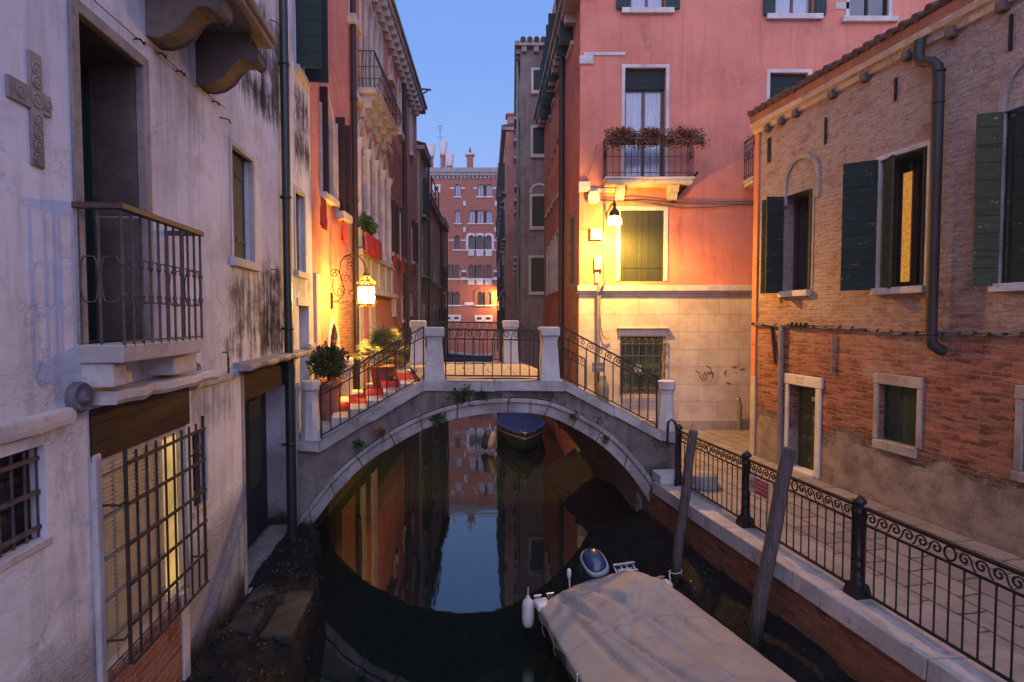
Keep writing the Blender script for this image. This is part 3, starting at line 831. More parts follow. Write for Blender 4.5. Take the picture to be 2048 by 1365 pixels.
M_coral = plaster('coral_plaster', (.51, .215, .165), (.42, .16, .13), (.48, .25, .195), dirt=.25, grain=.15, drips=.4, low=1.15, lowbump=.6, lowcol=(.10, .065, .05),  # low band: damp brick brown, and the landing's shade painted in
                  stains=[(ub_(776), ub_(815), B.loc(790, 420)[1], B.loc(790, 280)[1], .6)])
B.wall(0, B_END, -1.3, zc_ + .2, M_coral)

# red cloths hung below the sills
g_ = 'red cloths hung from the palace sills'
def pc(xa, ya, xb, yb, label, d=-.12, **k):
    r = B.rect(xa, ya, xb, yb, d); cloth(B, r[0], r[1], r[2], r[3], d, 'red_cloth', label, M_red, g_, **k)
pc(639, 393, 652, 455, 'fringed red cloth on the palace wall nearest the white house corner', -.22)
pc(682, 440, 691, 485, 'narrow red cloth under the maroon shuttered window left of the loggia', -.22)
pc(729, 462, 763, 522, 'wide red banner with a fringe hung over the stone loggia parapet', -.30, waves=3)
pc(787, 505, 793, 535, 'small red cloth under the first shuttered window beyond the loggia', -.2)
pc(802, 512, 809, 545, 'small red cloth under the second shuttered window beyond the loggia', -.2)
pc(824, 525, 831, 548, 'farthest small red cloth near the palace end', -.2)
# ================================================================== RIGHT PINK HOUSE
PY = 14.4
PX0 = at_y(1158, 600, PY).x
QZ = .65                                              # top of the quay
P = House('pink_house', 'tall pink plastered corner house with cream stone ground floor and planted iron balcony', PX0, PY, 1, 0)
pr = P.rect
M_shut_nt = M_green
# top row
wp1 = window(P, pr(1262, -200, 1330, 19), depth=.14, pane=M_curtain, nv=1, sill=(.13, .10, .22, M_ist), shut='flat', sm=M_green, lw=.36)
wp2 = window(P, pr(1553, -190, 1626, 31), depth=.14, pane=M_curtain, nv=1, sill=(.13, .10, .22, M_ist), shut='flat', sm=M_green, lw=.30)
wp3 = window(P, pr(1703, -180, 1777, 36), depth=.12, pane=M_glass, nv=1, nh=1, trim=(.09, .015, M_ist), sill=(.13, .10, .2, M_ist), fm=M_dkwood)
MB().box(*[q for q in (P.u(1656), -.015, P.loc(1656, 19)[1])], P.u(1684), .02, P.loc(1684, 5)[1]).build('stone_plaque', M_ist, P.root, .005)
# balcony door
zslab = P.loc(1300, 354, -.5)[1]
rc = pr(1250, 136, 1330, 352); rc = (rc[0], rc[1], zslab, rc[3])
window(P, rc, depth=.24, fr=.07, nv=1, pane=M_curtain, trim=(.085, .02, M_ist), name='balcony_door', shade=.50)
rc2 = pr(1540, 146, 1612, 352); rc2 = (rc2[0], rc2[1], zslab, rc2[3])
window(P, rc2, depth=.24, fr=.07, nv=1, pane=M_glass, trim=(.085, .02, M_ist), name='balcony_door', shade=.62)
def balcony(H, u0, u1, zs, pz, brk):
    mb = MB(); mb.box(u0 + .04, -pz, zs - .15, u1 - .04, .02, zs - .05); mb.box(u0, -pz - .05, zs - .05, u1, .02, zs)
    b = mb.build('balcony', M_ist, H.root, .015)
    for u in brk: MB().prism([(.02, zs - .5), (-.14, zs - .48), (-.20, zs - .36), (-.30, zs - .30), (-.36, zs - .152), (.02, zs - .152)], u - .11, u + .11, 'x').build('corbel', M_ist, b, .01)
    mb = MB(); h = 1.0; n = int((u1 - u0) / .16)
    for i in range(n + 1):
        u = u0 + .04 + (u1 - u0 - .08) * i / n; mb.tube([(u, -pz, zs), (u, -pz, zs + h)], .008, 5)
    for j in range(4):
        for u in (u0 + .04, u1 - .04): mb.tube([(u, -pz * j / 4, zs), (u, -pz * j / 4, zs + h)], .008, 5)
    for z, r in ((h, .022), (.1, .011), (h - .14, .010), (.5, .008)):
        mb.tube([(u0 + .04, 0, zs + z), (u0 + .04, -pz, zs + z), (u1 - .04, -pz, zs + z), (u1 - .04, 0, zs + z)], r, 4)
    for u in (u0 + .04, u1 - .04):
        for j in range(3):
            y = -pz * (j + .5) / 3; mb.tube([(u, y + .06 * math.cos(q), zs + .6 + .12 * math.sin(q)) for q in [k * math.pi / 6 for k in range(13)]], .007, 4)
    mb.build('railing', M_iron, b)
    return b
bu0, bu1 = P.u(1208, -.5), P.u(1386, -.5)
balcony(P, bu0, bu1, zslab, .5, (P.u(1238, -.2), P.u(1343, -.2)))
cu0 = P.u(1497, -.5)
balcony(P, cu0, cu0 + 2.3, zslab, .5, (cu0 + .4, cu0 + 1.8))
# lower shuttered window, grilled window
rs = pr(1241, 421, 1327, 563)
window(P, rs, depth=.12, trim=(.10, .02, M_ist), shut='closed', sm=M_olive, name='shuttered_window')
rg = pr(1242, 672, 1326, 788)
wg = window(P, rg, depth=.22, fm=M_dkwood, pane=simple('green_lit_glass', (.055, .085, .045), .45, 0, .6, 3, bump=0, spec=.4), nv=1, nh=0, fr=.04, name='grilled_window')
MB().box(rg[0] - .06, -.03, rg[3], rg[1] + .06, .04, rg[3] + .18).build('lintel', M_ist, wg, .01)
MB().box(rg[0] - .12, -.10, rg[3] + .182, rg[1] + .12, .04, rg[3] + .23).build('hood', M_ist, wg, .01)
MB().box(P.u(1272), .17, P.loc(0, 745)[1], P.u(1286), .19, P.loc(0, 731)[1]).build('paper_notice', simple('paper', (.6, .55, .45), .8), wg)
mb = MB(); gw = rg[1] - rg[0]
for i in range(6):
    u = rg[0] + gw * (i + .6) / 6.2; mb.tube([(u, -.07, rg[2] + .16), (u, -.07, rg[3] - .24)], .012, 6); mb.lathe([(.012, 0), (.024, .03), (.02, .06), (.004, .08)], (u, -.07, rg[3] - .25), 8)
    for zb, s in ((rg[3] - .12, 1), (rg[2] + .08, -1)):
        pts = scroll(u, zb, .062, 1.3, math.pi if s > 0 else 0, 22, -1)
        mb.tube([(u - .11, -.075, zb - .05)] + [(a, -.075, b) for a, b in pts], .009, 5)
for z in (rg[3] - .01, rg[3] - .21, rg[3] - .52, rg[2] + .55, rg[2] + .16, rg[2] + .02):
    mb.box(rg[0] - .03, -.09, z - .012, rg[1] + .03, -.062, z + .012); mb.box(rg[0] - .03, -.075, z - .012, rg[0] - .015, .02, z + .012); mb.box(rg[1] + .015, -.075, z - .012, rg[1] + .03, .02, z + .012)
for u in (rg[0] - .02, rg[1] + .02): mb.tube([(u, -.075, rg[2] - .02), (u, -.075, rg[3] + .01)], .014, 6)
mb.build('window_grille', simple('lamplit_iron', (.07, .065, .05), .6, .1, .3, 20), wg)  # iron lightened in its colour, for the lamplight falling on it
# walls: pink upper storeys, cream ashlar base
zs_ = P.loc(1300, 574)[1]
PW = 14.0
side_ax = Vector((-.045, 1, 0)).normalized()
M_pink = plaster('pink_plaster', (.53, .20, .14), (.44, .155, .112), (.48, .225, .155), dirt=.2, grain=.14, wear=.35, drips=.32,
    stains=[(P.u(1275), P.u(1300), P.loc(0, 110)[1], P.loc(0, 36)[1], .55), (P.u(1585), P.u(1600), P.loc(0, 85)[1], P.loc(0, 45)[1], .55), (P.u(1352), P.u(1362), P.loc(0, 520)[1], P.loc(0, 405)[1], .75)])
M_ashlar = stone('cream_ashlar', (.52, .45, .37), (.40, .33, .26), joint=(1.05, .46), dirt=.3, bump=.15)
P.wall(0, PW, zs_, 14.8, M_pink, thick=9)
P.wall(0, PW, -1.3, zs_ - .004, M_ashlar, name='ground_floor_wall', thick=9)
mb = MB()
for a, b, c in ((0, .055, .06), (.058, .20, .11)): mb.box(-.05, -c, zs_ - .17 + a, PW, .03, zs_ - .17 + b)
P.part('string_course', mb, M_ist, .008)
P.part('plinth', MB().box(-.02, -.10, QZ - .3, PW, .02, P.loc(1400, 840, -.1)[1]), stone('plinth_stone', (.36, .30, .25), (.24, .19, .15), joint=(1.6, 3), dirt=.6), .015)
for zq in (P.loc(1180, 376)[1],):
  mb = MB(); mb.box(-.03, -.12, zq - .12, P.u(1178), .02, zq + .14); mb.box(P.u(1178) + .003, -.06, zq - .12, P.u(1234), .02, zq - .02)
P.part('stone_fragment', mb, M_ist, .012)
mb = MB(); zq = P.loc(1180, 112)[1]
mb.box(P.u(1165), -.03, zq - .0, P.u(1246), .02, zq + .085); mb.box(-.02, -.05, zq - .22, P.u(1184), .02, zq - .003)
P.part('stone_fragment', mb, M_ist, .012)
# electric boxes and conduits
for xa, ya, xb, yb, d in ((1180, 458, 1203, 481, .12), (1188, 514, 1203, 540, .10), (1189, 546, 1197, 566, .06)):
    u0, u1, z0, z1 = pr(xa, ya, xb, yb); P.part('meter_box', MB().box(u0, -d, z0, u1, .01, z1), M_box, .015)
u0, u1, z0, z1 = pr(1175, 386, 1198, 409)
P.part('alarm_box', MB().prism([(u0 + .03, z0), (u1 - .03, z0), (u1, z0 + .08), (u1, z1 - .08), (u1 - .04, z1), (u0 + .04, z1), (u0, z1 - .08), (u0, z0 + .08)], -.14, .01), M_box, .02)
mb = MB()
def L(pts, d=-.04): return [(P.loc(x, y)[0], d, P.loc(x, y)[1]) for x, y in pts]
mb.tube(L([(1209, 412), (1209, 560), (1206, 568)]), .030, 8)
mb.tube(L([(1206, 568), (1198, 578), (1196, 585)], -.16), .030, 8)
mb.tube(L([(1195, 568), (1195, 780)], -.10), .045, 8)
mb.tube(L([(1200, 585), (1199, 620), (1201, 655), (1205, 672), (1211, 677), (1219, 674)], -.07), .016, 6)
mb.tube(L([(1186, 460), (1180, 462), (1181, 472), (1188, 484), (1205, 495)], -.05), .008, 5)
P.part('conduits', mb, M_zinc)
M_blackpaint = simple('black_paint', (.03, .025, .03), .8)
# graffiti scribbles
mb = MB()
for st in ([(1391, 741), (1399, 746)], [(1399, 752), (1406, 762)], [(1412, 732), (1420, 735), (1423, 742), (1419, 748), (1411, 746)], [(1404, 748), (1408, 757), (1412, 760)], [(1408, 744), (1413, 756)], [(1417, 744), (1427, 748)], [(1426, 746), (1424, 756)], [(1421, 761), (1422, 762)],
           [(1452, 740), (1449, 746), (1450, 753)], [(1464, 735), (1472, 733)], [(1471, 745), (1474, 748)], [(1452, 765), (1462, 768)], [(1480, 740), (1488, 737)]):
    P.part('graffiti_stroke', MB().tube(L(st, -.004), .010, 4), M_blackpaint)
# side wall along the canal
Psd = Frame(PX0 - .045 * 8.9, PY + 8.9, .045, -1)
S = House.__new__(House); Frame.__init__(S, PX0 - .045 * 8.9, PY + 8.9, .045, -1); S.holes = []
S.root = bpy.data.objects.new('canal_front', None); COL.objects.link(S.root); S.root.parent = P.root; S.root.location = (S.o.x - P.o.x, S.o.y - P.o.y, 0); S.root.rotation_euler.z = S.rz
SL = 8.9 * math.sqrt(1 + .045 ** 2)
M_side_brick = bricks('corner_red_brick', (.27, .095, .06), (.36, .15, .09), (.33, .25, .2), bump=.8)
S.part('brick_facing', MB().box(S.u(1127), -.015, -1.3, SL - .01, .02, S.loc(1150, 575)[1]), M_side_brick)
S.part('brick_patch', MB().box(S.u(1129), -.012, S.loc(1150, 575)[1] + .003, S.u(1154), .02, S.loc(1154, 405)[1]), bricks('pale_corner_brick', (.30, .14, .08), (.36, .19, .12), (.36, .27, .2), bump=.8))
def swin(xa, xb, yt, yb, **k):
    a, z1 = S.loc(xa, yt); b, z0 = S.loc(xb, yb); window(S, (min(a, b), max(a, b), z0, z1), **k)
swin(1139, 1146, -160, 85, depth=.12, shut='perp', sm=M_green_h, lw=.38, sill=(.1, .08, .1, M_ist))
for a, b, t, q in ((1114.5, 1119, 50, 162), (1107, 1110, 90, 198), (1100, 1102, 130, 232)):
    swin(a, b, t, q, depth=.12, shut='perp', sm=M_green_h, lw=.38, sill=(.1, .08, .1, M_ist))
for i, (a, b, t, q) in enumerate(((1113, 1118, 285, 388), (1107, 1111, 305, 398), (1101.5, 1105, 322, 410), (1096.5, 1099, 345, 420), (1091, 1093, 365, 430))):
    swin(a, b, t, q, depth=.14, fm=M_maroon, sill=(.1, .06, .05, M_ist))
for i, (a, b, t, q) in enumerate(((1112, 1117, 470, 578), (1106, 1109.5, 480, 580), (1100, 1103, 490, 583), (1094, 1096.5, 500, 586))):
    swin(a, b, t, q, depth=.14, fm=M_maroon, trim=(.1, .02, M_ist), sill=(.1, .08, .05, M_ist))
MB().box(S.u(1141), -.018, S.loc(1141, 568)[1], S.u(1149), .01, S.loc(1149, 432)[1]).build('blind_niche', M_brown_stone, S.root)
S.wall(.02, SL, -1.3, 14.8, plaster('pink_side_plaster', (.48, .16, .095), (.38, .11, .070), (.43, .17, .115), dirt=.22, grain=.12, drips=.35), name='canal_wall', thick=.3, roof=0)
mb = MB(); u = S.u(1122, -.1); mb.tube([(u, -.1, 14.6), (u, -.1, .1)], .085, 10)
S.part('downpipe', mb, M_pipe)
zc2 = S.loc(1090, 172, -.35)[1]
mb = MB(); mb.box(-.2, -.36, zc2, SL + .1, .4, zc2 + .2); mb.box(-.25, -.44, zc2 + .2, SL + .15, .4, zc2 + .34)
S.part('cornice', mb, M_ist_dk, .02)
mb = MB().box(0, -.3, zc2 - .25, .2, .02, zc2 - .003)
repeat(S.part('cornice_bracket', mb, M_ist_dk, .02), [(i * .5, 0, 0) for i in range(int(SL / .5))])

# ================================================================== GREY HOUSES BEYOND
GY = PY + 9.1
GX = at_y(1041, 300, GY).x
H3 = House('grey_house', 'tall grey plastered canal house with dark green shutters behind the pink house', GX, GY, 1, 0)
zt3 = H3.loc(1060, 97)[1]
for xa, ya, xb, yb, ar in ((1067, 141, 1093, 183, None), (1066, 256, 1093, 310, None), (1064, 393, 1092, 454, None), (1062, 516, 1092, 584, None)):
    window(H3, H3.rect(xa, ya, xb, yb), ar, depth=.10, shut='closed', sm=M_green if ya < 350 else M_olive, trim=(.10, .03, M_ist), sill=(.14, .12, .1, M_ist))
a, b = H3.u(1063), H3.u(1093); z0 = H3.loc(1063, 392)[1]
o_ = outline(a - .1, b + .1, z0 + .12, z0 + .12 + (b - a) / 2 + .1, 'round'); MB().ring(o_[1:], inset(o_, .1, False)[1:], -.04, .02, closed=False).build('arch_moulding', M_ist, H3.root)
M_greypl = plaster('grey_weathered_plaster', (.235, .19, .175), (.165, .13, .12), (.27, .20, .17), dirt=.5, grain=.2, drips=.6, dark=(.05, .04, .04))
H3.wall(0, 8, -1.3, zt3, M_greypl, thick=10.3)
mb = MB(); mb.box(-.25, -.25, zt3, 8, 10.5, zt3 + .2); H3.part('eaves', mb, M_ist_dk, .02)
mb = MB().box(-.2, 0, zt3 - .22, -.001, .2, zt3 - .003)
repeat(H3.part('eave_bracket', mb, M_ist_dk), [(0, i * .5, 0) for i in range(20)] + [(.25 + i * .5, -.2, 0) for i in range(6)])
mb = MB()
for i in range(9):
    x = .1 + i * .28; mb.tube([(x, -.3, zt3 + .22), (x, 5, zt3 + 1.6)], .12, 8)
H3.part('roof_tiles', mb, M_tile)
mb = MB(); mb.tube([(-.1, .9, zt3), (-.1, .9, .5)], .07, 8); mb.tube([(-.1, 4.9, zt3), (-.1, 4.9, .5)], .07, 8); H3.part('downpipe', mb, M_zinc)
for i in range(3):
    for z in (3.2, 6.4, 9.6, 12.6):
        f = MB().box(-.03, 1.6 + i * 3, z, .02, 2.6 + i * 3, z + 1.7).build('side_window', M_ist, H3.root)
        MB().box(-.25, 1.5 + i * 3, z - .12, .02, 2.7 + i * 3, z - .003).build('sill', M_ist, f)
        MB().box(-.05, 1.72 + i * 3, z + .1, -.031, 2.48 + i * 3, z + 1.6).build('shutter', M_green, f)
M_fardark = simple('dark_brown_pane', (.045, .03, .028), .5, 0, .4, 1)
def far_house(name, label, X, Y, w, d, h, col, left, seed, roofm=None, sh=M_green):
    """receding canal house: plain block whose canal face carries shuttered windows"""
    rnd = random.Random(seed)
    root = empty(name, (X, Y, 0), math.atan(.04) if left else math.atan(.045), label, 'house')
    sg = -1 if left else 1                   # canal face at local x=0, house extends to sg*w
    mb = MB(); mb.box(min(0, sg * w), 0, -1.3, max(0, sg * w), d, h); mb.build('wall', col, root)
    mb = MB(); mb.box(min(-sg * .25, sg * w), -.15, h + .003, max(-sg * .25, sg * w), d + .05, h + .2); mb.build('eaves', M_ist_dk, root, .02)
    mb = MB()
    for i in range(int(d / .3)): mb.tube([(-sg * .25, .15 + i * .3, h + .25), (sg * w * .8, .15 + i * .3, h + 1.5)], .14, 6)
    mb.build('roof_tiles', M_tile, root)
    z = 2.6
    while z < h - 2:
        y = .7
        while y < d - 1.2:
            f = MB().box(min(-sg * .05, 0), y - .12, z - .12, max(-sg * .05, 0), y + 1.02, z + 1.75).build('window', M_ist_dk, root)
            MB().box(min(-sg * .06, -sg * .051), y, z, max(-sg * .06, -sg * .051), y + .9, z + 1.63).build('pane', M_fardark, f)
            MB().box(min(-sg * .22, 0), y - .2, z - .24, max(-sg * .22, 0), y + 1.1, z - .123).build('sill', M_ist_dk, f)
            if rnd.random() < .45:
                for k in (y - .05, y + .9): MB().box(min(-sg * .26, -sg * .062), k, z, max(-sg * .26, -sg * .062), k + .05, z + 1.65).build('shutter', sh, f)
            y += rnd.choice((1.9, 2.3, 2.7))
        z += rnd.choice((2.9, 3.2))
    mb = MB(); mb.tube([(-sg * .1, d - .1, h), (-sg * .1, d - .1, .3)], .07, 6); mb.build('downpipe', M_pipe, root)
    return root
M_far1 = plaster('far_coral_plaster', (.42, .19, .14), (.33, .14, .11), dirt=.4, drips=.5)
M_far2 = plaster('far_sage_plaster', (.34, .29, .21), (.25, .21, .15), dirt=.5, drips=.6)
M_far3 = plaster('far_pink_plaster', (.48, .26, .21), (.38, .19, .16), dirt=.4, drips=.5)
M_far4 = plaster('far_umber_plaster', (.27, .16, .12), (.20, .115, .09), dirt=.5, drips=.6)
fh = far_house('coral_house', 'narrow coral house with square chimney beyond the grey house', at_y(1012, 400, 34.1).x, 34.1, 7, 9, at_y(1012, 262, 34.1).z, M_far1, False, 3)
mb = MB(); mb.box(.1, .3, at_y(1012, 262, 34.1).z, .8, 1.0, at_y(1012, 232, 34.5).z); mb.box(.0, .2, at_y(1012, 232, 34.5).z, .9, 1.1, at_y(1012, 228, 34.5).z); mb.build('chimney', M_far1, fh, .02)
far_house('umber_house', 'dark umber house at the far right end of the canal', at_y(1003, 400, 43.4).x, 43.4, 8, 12, at_y(1003, 335, 43.4).z, M_far4, False, 5)
YB = B.w(B_END, 0, 0).y
far_house('sage_house', 'narrow sage grey house next to the coral palace, taller than its far neighbours', palX(YB) + .12, YB + .05, 6, 2.9, at_y(840, 300, YB).z, M_far2, True, 11)
lp = far_house('pale_pink_house', 'low pale pink house with a roof terrace frame on the left canal side', palX(YB + 3.1) + .05, YB + 3.1, 6, 8.2, at_y(868, 415, YB + 5).z, M_far3, True, 12)
mb = MB(); hz = at_y(868, 415, YB + 5).z
for y in (.4, 2.4, 4.4):
    mb.tube([(.25, y, hz), (.25, y, hz + 1.3)], .04, 5)
mb.tube([(.25, .4, hz + 1.3), (.25, 4.4, hz + 1.3)], .04, 5); mb.tube([(.25, .4, hz + .7), (.25, 4.4, hz + .7)], .03, 5)
mb.build('terrace_frame', M_iron, lp)
far_house('brown_house', 'narrow dark house with tiled roof, last on the left before the brick palace', palX(YB + 11.5) + .05, YB + 11.5, 6, 4.0, at_y(885, 448, YB + 12).z, M_far4, True, 14, sh=M_maroon)

# ================================================================== BRICK PALACE CLOSING THE CANAL
FY = 98.0
F = House('brick_palace', 'red brick palace with arched windows and flared chimneys closing the canal', at_y(700, 500, FY).x, FY, 1, 0, 'palace')
def q6(x, y): return 800 + x / 2.969, 240 + y / 2.969
def frect(xa, ya, xb, yb):
    a, b = q6(xa, ya), q6(xb, yb); return F.rect(a[0], a[1], b[0], b[1])
M_farbrick = bricks('palace_red_brick', (.22, .062, .036), (.27, .092, .054), (.22, .125, .085), w=.5, h=.16, ms=.015, bump=.4, dirt=.3)
M_fardark = simple('dark_brown_panel', (.06, .035, .03), .6, 0, .4, 1)
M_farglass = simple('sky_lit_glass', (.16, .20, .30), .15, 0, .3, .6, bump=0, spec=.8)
rows = [((326, 360), (460, 497), (512, 548), 382, 455, M_farglass), ((325, 360), (408, 447), (457, 497), (512, 548), 536, 614, M_farglass), ((322, 357), (405, 442), (455, 495), (508, 545), 685, 770, M_fardark),
        ((278, 306), (322, 355), (405, 440), (455, 490), (508, 545), 860, 942, M_fardark), ((275, 305), (319, 355), (455, 493), (505, 543), 1020, 1100, M_fardark)]
for ri, rw in enumerate(rows):
    yt, yb, pm = rw[-3], rw[-2], rw[-1]
    for xa, xb in rw[:-3]:
        window(F, frect(xa, yt, xb, yb), 'round', depth=.35, fr=.12, pane=pm, fm=M_brwood, trim=(.38, .10, M_ist if (ri == 2 and xa > 400) else M_farbrick), sill=(.22, .2, .25, M_ist))
for xa, ya, xb, yb in ((203, 396, 229, 422), (365, 905, 394, 935), (556, 905, 586, 935), (277, 1170, 300, 1186), (322, 1170, 350, 1186), (456, 1172, 485, 1188), (508, 1172, 538, 1188)):
    window(F, frect(xa, ya, xb, yb), None, depth=.3, fr=.1, nv=0, pane=M_fardark, trim=(.35, .08, M_ist), sill=(.3, .08, .3, M_ist))
mb = MB()
for xa, ya, xb, yb in ((298, 402, 324, 411), (362, 402, 386, 411), (436, 402, 458, 411), (550, 402, 604, 411), (288, 712, 320, 720), (359, 712, 403, 720), (547, 712, 604, 720), (310, 771, 600, 778), (272, 943, 600, 950), (150, 402, 160, 411), (382, 1084, 438, 1102), (310, 1100, 600, 1104)):
    u0, u1, z0, z1 = frect(xa, ya, xb, yb); F.part('stone_band', MB().box(u0, -.13, z0, u1, .02, z1), M_ist)
for xa, ya, xb, yb in ((405, 778, 441, 808), (455, 778, 495, 811), (508, 778, 546, 810), (403, 951, 441, 979), (453, 951, 493, 979), (506, 951, 545, 979), (376, 485, 392, 512), (564, 485, 579, 512), (376, 640, 391, 666), (562, 640, 578, 666)):
    mb = MB(); u0, u1, z0, z1 = frect(xa, ya, xb, yb); mb.box(u0, -.2, z0, u1, .02, z1)
    for k in range(3):
        if xb - xa > 20: mb.box(u0 + (u1 - u0) * (k + .2) / 3, -.26, z0 + .2, u0 + (u1 - u0) * (k + .8) / 3, -.199, z1 - .2)
    F.part('carved_panel', mb, M_ist)
ztf = F.loc(900, 352)[1]; zpf = F.loc(900, 337)[1]
uR = F.u(1006)
F.wall(0, uR, -1.3, ztf, M_farbrick, thick=14)
mb = MB(); mb.box(-.2, -.35, ztf + .003, uR + .2, 14, ztf + .5); mb.box(-.3, -.55, ztf + .503, uR + .3, 14, zpf)
for i in range(int(uR / .7)): mb.box(i * .7, -.25, ztf - .55, i * .7 + .35, .02, ztf)
F.part('cornice', mb, stone('grey_cornice', (.24, .215, .20), (.16, .14, .13)), .02)
g_ch = None
for px, yb, yt, kind in ((862, 335, 291, 0), (886, 335, 285, 0), (899, 335, 309, 1)):
    u, zt = F.loc(px, yt, 3); s = (yb - yt) * FY / FPX; h = zt - zpf
    ch = MB().lathe([(.42, 0), (.38, h * .45), (.42, h * .5), (.54, h * .58)] if not kind else [(.5, 0), (.5, h * .2), (.56, h * .3), (.62, h * .35)], (u, 3, zpf), 14).build('chimney', M_farbrick, F.root)
    MB().lathe([(.55, h * .58), (.86, h), (.78, h), (.5, h * .62)] if not kind else [(.62, h * .35), (.86, h), (.78, h), (.55, h * .4)], (u, 3, zpf), 14).build('flared_pot', simple('pale_chimney_render', (.46, .42, .40), .85), ch)
u, zt = F.loc(940, 312, 3); h = zt - zpf
ch = MB().box(u - .55, 2.5, zpf, u + .55, 3.5, zt).build('chimney', M_farbrick, F.root)
MB().box(u - .85, 2.2, zt + .003, u + .85, 3.8, zt + .35).build('chimney_cap', M_ist, ch); MB().lathe([(.4, .353), (.2, .8), (.05, 1.6)], (u, 3, zt), 8).build('finial', M_tile, ch)
u, zt = F.loc(880, 250, 3); mb = MB(); mb.tube([(u, 3, zpf), (u, 3, zt)], .05, 5)
for dz, w in ((.3, .6), (.8, .35), (2.2, .7)): mb.tube([(u - w, 3, zt - dz), (u + w, 3, zt - dz)], .035, 4)
F.part('roof_aerial', mb, M_iron)

# ================================================================== RIGHT BRICK HOUSE
KX = lambda y: 7.56 - .204 * y
K = House('brick_house', 'two storey old brick house with peeling dark green shutters and big brown downpipe', KX(11.75), 11.75, .204, -1)
uK = K.u
KL = 15.5
ze = K.loc(1530, 250)[1]
M_kbrick = bricks('old_house_brick', (.15, .046, .030), (.36, .135, .080), (.23, .165, .13), wash=(.42, .335, .29), wash_z=3.3, wash_amt=.97, base=(.28, .22, .185), base_z=1.55, bump=1.0, dirt=.5, ms=.012, warp=.04)
# windows of the upper storey
r1 = K.rect(1577, 392, 1622, 580)
k1 = window(K, (uK(1562), r1[1], r1[2], r1[3]), depth=.30, fm=M_brwood, pane=M_glass, sill=(.11, .10, .0, M_ist), trim=(.05, .012, M_ist_dk))
def leaf(par, H, u, w, z0, z1, ang, m, name='shutter', y=-.02, diamond=False):
    """plank shutter leaf hinged at wall position u; ang=0 points straight out of the wall, 90 lies along +u"""
    mb = MB(); t = .042
    mb.box(0, 0, 0, w, t, z1 - z0)
    for zz in (.18, .82): mb.box(.03, t + .0005, (z1 - z0) * zz - .03, w - .03, t + .012, (z1 - z0) * zz + .03)
    if diamond:
        zc = (z1 - z0) * .72
        mb.prism([(w / 2, zc - .17), (w / 2 + .07, zc), (w / 2, zc + .17), (w / 2 - .07, zc)], -.004, -.0006)
    o = mb.build(name, m, par, .004); o.location = (u, y, z0); o.rotation_euler.z = R(-90 + ang)
    return o
lf = leaf(k1, K, uK(1560), .36, r1[2] - .02, r1[3], -58, M_peel_lit_olive)
zc = 1.25; MB().prism([(.18, zc - .17), (.18 + .075, zc), (.18, zc + .17), (.18 - .075, zc)], .0425, .045).build('diamond_cutout', simple('black_hole2', (.006, .006, .006), .9), lf) if False else None
zc = 1.2; DIAM = ([(.18, zc - .17), (.18 + .075, zc), (.18, zc + .17), (.18 - .075, zc)], lf)
leaf(k1, K, uK(1560) + .05, .34, r1[2] - .02, r1[3], -8, M_peel)
leaf(k1, K, r1[1] - .055, .27, r1[2] + .01, r1[3], 184, M_peel_lit_olive, y=.01)
M_hole = simple('black_hole', (.006, .006, .006), .9)
MB().prism(DIAM[0], -.004, .046).build('diamond_cutout', M_hole, k1).parent = None
for o in [x for x in bpy.data.objects if x.name.startswith('diamond_cutout')]: o.parent = k1; o.location = DIAM[1].location; o.rotation_euler = DIAM[1].rotation_euler
z = K.loc(1614, 437)[1]; u = r1[1] - .1015; mb = MB(); mb.prism([(.15, z - .17), (.15 + .07, z), (.15, z + .17), (.15 - .07, z)], u, u + .003, 'x'); mb.build('diamond_cutout', M_hole, k1)
a, b, zz0 = uK(1563), uK(1634), K.loc(1600, 400)[1]
o_ = outline(a, b, zz0 - .05, K.loc(1597, 312)[1], 'round', 14); MB().ring(o_[1:] + [o_[0]], inset(o_, .085, False)[1:] + [inset(o_, .085, False)[0]], -.035, .02, closed=False).build('arch_moulding', M_ist_dk, k1, .008)
r2 = K.rect(1738, 330, 1849, 572)
k2 = window(K, (uK(1752), r2[1], r2[2], r2[3]), depth=.30, fm=M_brwood, fr=.06, nv=1, pane=M_glass, sill=(.10, .09, .04, M_ist), trim=(.07, .02, M_ist))
M_amber = emit('amber_lit_curtain', (1.0, .42, .075), .62, .35, stretch=(6, 6, .3))
w_ = r2[1] - uK(1752)
MB().box(uK(1799, .28), .278, r2[2] + .1, uK(1816, .28), .2835, r2[3] - .22).build('lit_curtain', M_amber, k2)
leaf(k2, K, uK(1750), .47, r2[2] - .02, r2[3] + .02, -42, M_peel)
leaf(k2, K, uK(1752) + .06, .30, r2[2] - .01, r2[3], 62, M_peel_lit_olive, y=.02)
leaf(k2, K, r2[1] - .05, .28, r2[2] + .01, r2[3] - .02, 187, M_olive, y=.012)
r3 = K.rect(2010, 225, 2150, 560)
k3 = window(K, r3, depth=.26, fm=M_brwood, pane=M_glass, sill=(.10, .09, .06, M_ist), trim=(.05, .012, M_ist_dk))
leaf(k3, K, r3[0] - .02, .27, r3[2] - .02, r3[3], -26, M_peel_lit_olive)
leaf(k3, K, r3[0] + .02, .40, r3[2] - .02, r3[3], 78, boards('badly_peeled_planks', (.018, .034, .032), (.012, .022, .022), .26, True, (.30, .13, .085), .95), y=.02)
o_ = outline(r3[0] - .06, r3[1] + .06, r3[3], r3[3] + .62, 'round', 14); i_ = inset(o_, .08, False); MB().ring(o_[1:] + [o_[0]], i_[1:] + [i_[0]], -.035, .02, closed=False).build('arch_moulding', M_ist_dk, k3, .008)
